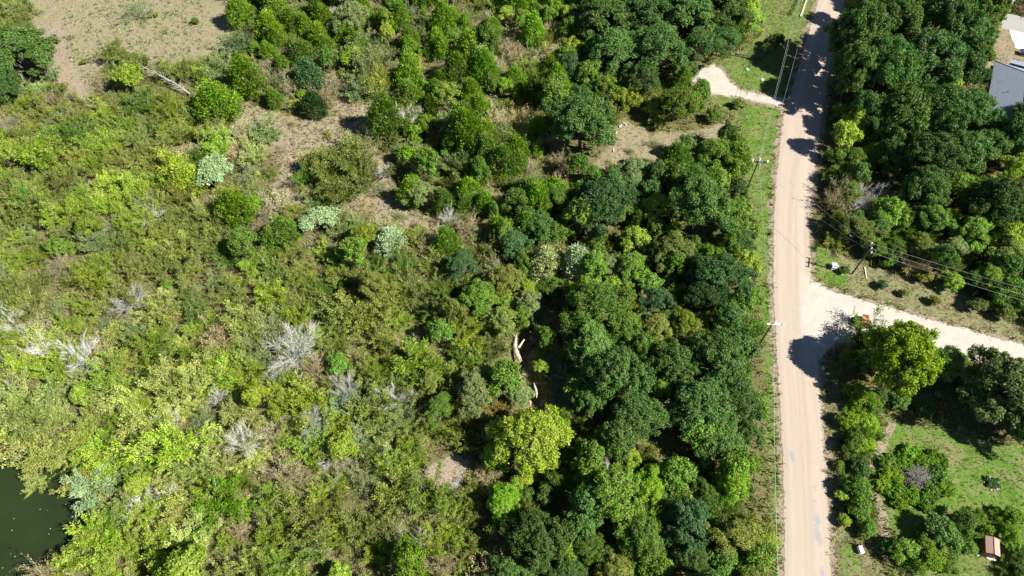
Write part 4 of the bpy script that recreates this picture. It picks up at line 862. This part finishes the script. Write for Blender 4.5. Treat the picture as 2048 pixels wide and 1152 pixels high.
for s in (-1, 1): MB().box((-2.27, s * .62, .78), (.08, .34, .16)).build("headlight", M["trimw"], car)

vw = W(1711, 646, 0); vrz = math.radians(-14)
tl = thing("flatbed_trailer", "low trailer with a folded-down mesh ramp on the gravel road", "trailer", (vw.x, vw.y, .03), vrz)
MB().box((.9, 0, .5), (3.6, 1.75, .1)).build("deck", M["black"], tl)
rp = MB().box((-1.65, 0, .30), (.08, 1.7, .06)); rp.box((-2.4, .82, .17), (1.5, .06, .06), Matrix.Rotation(math.radians(-18), 3, 'Y')); rp.box((-2.4, -.82, .17), (1.5, .06, .06), Matrix.Rotation(math.radians(-18), 3, 'Y'))
rmp = rp.build("ramp", M["steel"], tl)
for i in range(7): MB().box((-1.75 - i * .21, 0, .40 - i * .068), (.05, 1.62, .04)).build("ramp_bar", M["steel"], rmp)
for x in (.5, 1.3):
    for s in (-1, 1): wheel(tl, (x, s * 1.0, .32), .32, .2, (0, 1, 0))
MB().tube([(2.7, 0, .45), (4.0, 0, .42)], .06, 6).build("drawbar", M["black"], tl)
tcx = Matrix.Rotation(vrz, 3, 'Z') @ Vector((.55, 0, 0))
tr = thing("loader", "small orange loader with black front standing on the trailer", "loader", (vw.x + tcx.x, vw.y + tcx.y, .58), vrz)
profile_body([(-.75, .25), (-.8, .9), (-.2, 1.0), (.0, 1.0), (1.3, 1.1), (1.45, .9), (1.45, .25)], .62, .1).build("body", M["orange"], tr)
MB().box((-1.0, 0, .42), (.34, 1.5, .75), None, .9).build("bucket", M["black"], tr)
for s in (-1, 1): MB().box((-.45, s * .7, .75), (1.2, .1, .16), Matrix.Rotation(.15, 3, 'Y')).build("lift_arm", M["black"], tr)
cg = MB()
for x in (-.1, .75):
    for s in (-1, 1): cg.tube([(x, s * .55, 1.0), (x + .03, s * .5, 1.85)], .04, 6)
cg.tube([(-.07, .5, 1.85), (-.07, -.5, 1.85)], .04, 6); cg.tube([(.78, .5, 1.85), (.78, -.5, 1.85)], .04, 6)
cg.build("roll_cage", M["black"], tr); MB().box((.35, 0, 1.88), (1.0, 1.1, .05)).build("canopy", M["orange"], tr); MB().box((.4, 0, 1.2), (.5, .5, .35)).build("seat", M["black"], tr)
for x in (-.35, .9):
    for s in (-1, 1): wheel(tr, (x, s * .72, .32), .34, .26, (0, 1, 0))

# ------------------------------------------------------------------ shed, bed, boxes, logs and other small things
s0 = (W(1973, 1071, 2.2) + W(2000, 1113, 2.2)) / 2
sh = thing("garden_shed", "small shed with faded red rusty tin roof in the garden", "shed", (s0.x, s0.y, gz(s0.x, s0.y)), math.radians(-19))
MB().box((0, 0, .95), (1.6, 2.4, 1.95)).build("wall", M["rustwall"], sh)
rfs = MB().add([(-.1, -1.25, 2.42), (.1, -1.25, 2.42), (.1, 1.25, 2.42), (-.1, 1.25, 2.42)], [(0, 1, 2, 3)]).build("roof", M["rust"], sh)
for s in (-1, 1):
    for j in range(4):
        y0 = -1.32 + j * .66; z1 = 2.48 + .012 * (j % 2); mb = MB()
        q = [(s * .02, y0, z1), (s * 1.02, y0, z1 - .40), (s * 1.02, y0 + .68, z1 - .40), (s * .02, y0 + .68, z1)]
        mb.add(q + [(x, y, z - .03) for x, y, z in q], [(0, 1, 2, 3), (7, 6, 5, 4), (0, 4, 5, 1), (1, 5, 6, 2), (2, 6, 7, 3), (3, 7, 4, 0)]).build("roof_sheet", M["rust"], rfs)
MB().tube([(0, -1.35, 2.5), (0, 1.35, 2.5)], .05, 6).build("ridge_cap", M["rustwall"], rfs); MB().box((.2, -1.215, .8), (.7, .05, 1.6)).build("door", M["rust"], sh)
w = W(1964, 1088, .6)
lt = thing("rusty_sheet_stack", "orange-brown rusty sheets leaning against the shed", "scrap", (w.x, w.y, gz(w.x, w.y)), math.radians(-19))
for i in range(3): MB().box((-.12 * i, .1 * i, .6), (.04, 1.9 - .3 * i, 1.2), Matrix.Rotation(.45 + .08 * i, 3, 'Y')).build("sheet", M["rustwall"], lt)
for i, (px, py, s, lab) in enumerate(((1979, 1113, .8, "largest white slab lying below the shed"), (1986, 1116, .55, "middle white slab lying below the shed, right of the largest"), (1990, 1119, .35, "smallest white slab at the corner below the shed"), (1956, 1107, .45, "white slab lying left of the shed"))):
    w = W(px, py, .2); g = MB(); n = 7; ring = [(s * R.uniform(.7, 1) * math.cos(a * 6.283 / n), s * .8 * R.uniform(.7, 1) * math.sin(a * 6.283 / n)) for a in range(n)]
    g.add([(x, y, 0) for x, y in ring] + [(x * .93, y * .93, .22) for x, y in ring], [tuple(range(n - 1, -1, -1)), tuple(range(n, 2 * n))] + [(a, (a + 1) % n, n + (a + 1) % n, n + a) for a in range(n)])
    q = g.build("stone_slab", M["trimw"]); q.location = (w.x, w.y, gz(w.x, w.y)); tag(q, lab, "slab", "white slabs by the shed")
w = W(1984, 968); bed = thing("flower_bed", "small round flower bed ringed with pale stones on the lawn", "flower bed", (w.x, w.y, gz(w.x, w.y)))
MB().tube([(0, 0, -.1), (0, 0, .1), (0, 0, .2)], [1.25, 1.2, .5], 16).build("soil", M["soil"], bed)
for i in range(15):
    if i in (3, 8, 9): continue
    a = i * 6.283 / 15 + R.gauss(0, .07); q = R.uniform(1.1, 1.35); k_ = R.uniform(.55, 1.1); mb = MB(); mb.box((q * math.cos(a), q * math.sin(a) * .85, .10), (.42 * k_, .3 * k_, .26 * k_), Matrix.Rotation(a + 1.57 + R.gauss(0, .5), 3, 'Z'), .7).build("stone", M["stone"], bed)
for x, y in ((-.3, .3), (.35, .2), (0, -.4), (.6, -.4), (-.7, -.2), (.8, .5), (-.6, .8)):
    q = link("plant", PROTO["bush"][0]["crown"], bed, (x, y, .05), (0, 0, R.uniform(0, 6)), (.26, .26, .24)); q.color = (.09, .18, .06, 1)
w = W(1668, 533, .5); bx = thing("chest_freezer", "white boxy appliance dumped on the grassy corner verge", "appliance", (w.x, w.y, gz(w.x, w.y)), math.radians(-6))
MB().box((0, 0, .42), (1.02, 1.15, .8), None, .96).build("body", M["white"], bx); MB().box((0, .02, .88), (1.08, 1.22, .12), None, .92).build("lid", M["white"], bx)
MB().box((0, -.63, .8), (.4, .05, .05)).build("handle", M["steel"], bx)
for s in (-1, 1): MB().box((s * .535, 0, .6), (.06, .4, .5)).build("side_vent", M["black"], bx)
w = W(1721, 1100, .4); bx = thing("water_tank", "white box on its side half in tree shade by the road", "tank", (w.x, w.y, gz(w.x, w.y)), .1)
MB().box((0, 0, .4), (.62, 1.15, .8), None, .94).build("body", M["white"], bx); MB().tube([(0, .3, .8), (0, .3, .9)], .14, 10).build("cap", M["steel"], bx)
w = W(1671, 679, .3); bx = thing("plastic_bin", "small pale bin in the tree shade by the road", "bin", (w.x, w.y, gz(w.x, w.y)), .3)
MB().box((0, 0, .4), (.5, .5, .8), None, 1.15).build("body", M["lamp"], bx); MB().box((0, 0, .84), (.62, .62, .08), None, .9).build("lid", M["white"], bx)
for px, py, lab in ((1495, 140, "round white lid with teal rim on the lawn, farther one"), (1524.5, 160, "round white lid with teal rim on the lawn, nearer the road")):
    w = W(px, py); lid = thing("septic_lid", lab, "lid", (w.x, w.y, gz(w.x, w.y)), 0, "round lids on the lawn")
    MB().tube([(0, 0, -.1), (0, 0, .16), (0, 0, .18)], [.46, .42, .36], 16).build("rim", M["teal"], lid); MB().tube([(0, 0, .17), (0, 0, .22), (0, 0, .24)], [.30, .28, .1], 14).build("cover", M["white"], lid)
w = W(1945, 232, 6); sp = thing("floodlight_pole", "white yard light poking up through the oak crowns", "yard light", (w.x, w.y, 0))
MB().tube([(0, 0, 0), (0, 0, 7.6)], .07, 6).build("post", M["steel"], sp); MB().tube([(0, 0, 7.5), (0, 0, 7.65), (0, 0, 7.9), (0, 0, 8.0)], [.2, .5, .42, .15], 10).build("lamp_head", M["white"], sp)
def log(name, pts, rad, label, cat, mat, group=None, n=8):
    q = MB().tube(pts, rad, n).build(name, M[mat]); return tag(q, label, cat, group)
def glog(px, py, ang, L, r, label, mat="cutlog", group="pale cut logs by the round oak"):
    w = W(px, py, .2); z = gz(w.x, w.y) + r * .9; d = Vector((math.cos(ang), math.sin(ang), 0)) * L / 2; m_ = Vector((R.gauss(0, .05), R.gauss(0, .05), .03)); c = Vector((w.x, w.y, z))
    log("cut_log", [c - d, c - d * .3 + m_, c + d * .4 - m_, c + d], [r * 1.05, r, r * .95, r * .85], label, "log", mat, group)
for px, py, a, L, lab in ((1214, 284, 1.1, 1.5, "thick pale log nearest the lower end of the oak"), (1216, 274, 2.5, 1.4, "pale log crossing over the lowest thick log"), (1220, 281, 2.6, 1.1, "brownish log beside the crossed pale logs"), (1227, 270, 1.2, .9, "short pale log in the middle of the log row"), (1233, 265, .9, .8, "short pale log uphill of the middle one"), (1241, 252, 1.0, 1.1, "pale log farthest up the log row"), (1227, 300, 1.5, 1.0, "lone pale log lying on the brown clearing"), (1250, 248, 2.3, 1.0, "dark-ended log above the log row")):
    glog(px, py, a, L, .16, lab)
# fallen tree in the gully
w0, w1 = W(1030, 672, -.3), W(1040, 724, -.3)
fl_ = thing("fallen_tree", "thick pinkish fallen trunk with a broken stub lying in the gully", "fallen trunk", (w0.x, w0.y, 0))
d = w1 - w0
tp = [d * q + Vector((.35 * math.sin(q * 5 + 2) - .1, R.gauss(0, .06), .15 - .3 * q + R.gauss(0, .08))) for q in (0, .12, .25, .38, .5, .62, .75, .88, 1.0)]
MB().tube(tp, [.10, .24, .30, .42, .38, .50, .44, .40, .22], 9).build("stem", M["pinklog"], fl_)
for q, dx, dy, dz in ((.08, -.5, .5, .3), (.3, -.7, .1, .2), (.9, .5, -.6, .2), (1.0, -.2, -.7, .1)): MB().tube([d * q, d * q + Vector((dx * .5, dy * .5, dz + .1)), d * q + Vector((dx, dy, dz))], [.12, .09, .04], 6).build("branch", M["pinklog"], fl_)
MB().tube([d * .5 + Vector((.2, 0, .2)), d * .42 + Vector((.9, .4, .55)), d * .38 + Vector((1.35, .75, .75))], [.22, .17, .14], 7).build("branch_stub", M["cutlog"], fl_)
for px, py, qx, qy, r, lab in ((1068, 766, 1073, 796, .24, "barky log standing out of the gully below the fallen trunk"), (1058, 800, 1062, 812, .22, "short split log at the lower end of the gully"), (1012, 758, 1028, 742, .10, "thin pale branch lying left of the gully"), (1018, 722, 1010, 738, .08, "thin greenish branch above the left bank of gully"), (1086, 748, 1106, 764, .09, "curved pale branch on the right bank of gully")):
    a, b = W(px, py, .2), W(qx, qy, -.2); m_ = (a + b) / 2 + Vector((.12, 0, .2)); log("fallen_branch", [a, a.lerp(m_, .5) + Vector((R.gauss(0, r * .6), 0, .08)), m_, m_.lerp(b, .5) + Vector((R.gauss(0, r * .6), 0, 0)), b], [r * .35, r * .8, r, r * .75, r * .3], lab, "branch", "pinklog", "fallen wood in the gully")
# fallen dead tree in the upper left brush
a, b = W(382, 192, .5), W(292, 140, 2.6)
fd = thing("fallen_dead_tree", "white fallen dead tree lying across the upper left brush", "fallen tree", (a.x, a.y, 0)); d = b - a; d.z = 0
g_ = np.random.default_rng(5)
MB().tube([Vector((0, 0, 1.2)), d * .3 + Vector((0, .3, 2.2)), d * .65 + Vector((0, 0, 3.0)), d + Vector((0, .2, 3.3))], [.17, .15, .11, .06], 7).build("stem", M["cutlog"], fd).data.materials[0] = M["deadwood"]
tw = []
for i in range(70):
    t = g_.uniform(.05, 1); p = np.array(d * t) + np.array([0, 0, 1.3 + 2.0 * t]); pp, rr, _ = limb(g_, p, np.array([*(np.array(d.normalized())[:2] * .5 + g_.normal(0, .8, 2)), g_.uniform(.1, .8)]), g_.uniform(1.0, 2.4), .045, .35, .02, 5, .4); tw.append((pp, rr))
Vt, Qt = tubes_np(tw, 4); link("branches", mesh_np("branches", Vt, Qt, 4, M["deadwood"]), fd)
# brush pile
w = W(1838, 955, .6); bp = thing("brush_pile", "pile of dead grey-purple twigs in the middle of the vines", "brush pile", (w.x, w.y, gz(w.x, w.y)))
tw = []
for i in range(420):
    a_ = g_.uniform(0, 6.283); q = g_.random() ** .6 * 2.3; p = np.array([q * math.cos(a_), q * math.sin(a_) * .9, max(.05, 1.3 * (1 - (q / 2.6) ** 2)) * g_.uniform(.5, 1.05)]); b_ = g_.uniform(0, 6.283)
    pp, rr, _ = limb(g_, p, np.array([math.cos(b_), math.sin(b_), g_.normal(-.05, .15)]), g_.uniform(.7, 1.8), .035, .3, 0, 4, .5); tw.append((pp, rr))
Vt, Qt = tubes_np(tw, 4); qq = link("twigs", mesh_np("twigs", Vt, Qt, 4, M["bark"]), bp); qq.color = (.22, .215, .185, 1); qq["kind"] = "stuff"
# boards on the verge
for px, py, qx, qy, lab in ((1675, 531, 1684, 551, "thin pale board lying right of the white appliance"), (1729, 534, 1733, 558, "pale board lying on the verge beside the dark bare pole")):
    a, b = W(px, py), W(qx, qy); d = b - a; q = MB().box((0, 0, 0), (d.length, .22, .05)).build("plank", M["board"]); q.location = (a + b) / 2 + Vector((0, 0, .15 + gz(a.x, a.y))); q.rotation_euler = (0, 0, math.atan2(d.y, d.x)); tag(q, lab, "board", "boards on the verge")
# fences and pale kerb near the top of the road
def fence(pts, label, h=.9):
    P0 = [W(a, b) for a, b in pts]; t = thing("rail_fence", label, "fence", P0[0], 0, "dark rail fences"); o0 = P0[0]
    for a, b in zip(P0[:-1], P0[1:]):
        a, b = a - o0, b - o0; L = (b - a).length; n = max(1, round(L / 2.4)); ang = math.atan2((b - a).y, (b - a).x)
        for i in range(n + (b == P0[-1] - o0)): c = a.lerp(b, i / n); MB().box((c.x, c.y, h / 2), (.12, .12, h + .1)).build("post", M["fence"], t)
        for z in (.35, .75): MB().box(((a.x + b.x) / 2, (a.y + b.y) / 2, z), (L, .06, .12), Matrix.Rotation(ang, 3, 'Z')).build("rail", M["fence"], t)
fence([(1560, 27), (1581, 32), (1596, 2), (1606, -22)], "dark low rail fence cornering beside the straight pale kerb")
fence([(1470, 112), (1500, 119), (1521, 121)], "dark low rail fence behind the lawn with the lids")
a, b = W(1601, 34), W(1625, -32); d = b - a
kb = MB().box((0, 0, .12), (d.length, .35, .3)).build("kerb_wall", M["kerbc"]); kb.location = ((a + b) / 2); kb.rotation_euler = (0, 0, math.atan2(d.y, d.x)); tag(kb, "straight pale concrete kerb beside the top of the road", "kerb")
# specks on the pond
n = 22; X = rng.uniform(-85, -60, n * 5); Y = rng.uniform(20, 48, n * 5); k = sdf(POND_W, X, Y) < -1.5; X, Y = X[k][:n], Y[k][:n]; n = len(X)
th = rng.uniform(0, 6.28, n); s_ = rng.uniform(.03, .09, n)
V = np.stack([np.stack([X + s_ * np.cos(th + q), Y + s_ * np.sin(th + q), np.full(n, -1.043)], 1) for q in (0, 1.6, 3.1, 4.7)], 1).reshape(-1, 3)
tag(link("debris", mesh_np("debris", V, np.arange(4 * n).reshape(-1, 4), 4, M["debris"])), "pale specks floating on the pond", None, None, "stuff")
bpy.context.view_layer.update()
print("objects", len(bpy.data.objects), "tris", sum(sum(len(p.vertices) - 2 for p in m.polygons[:0]) or len(m.loops) - 2 * len(m.polygons) for m in bpy.data.meshes))
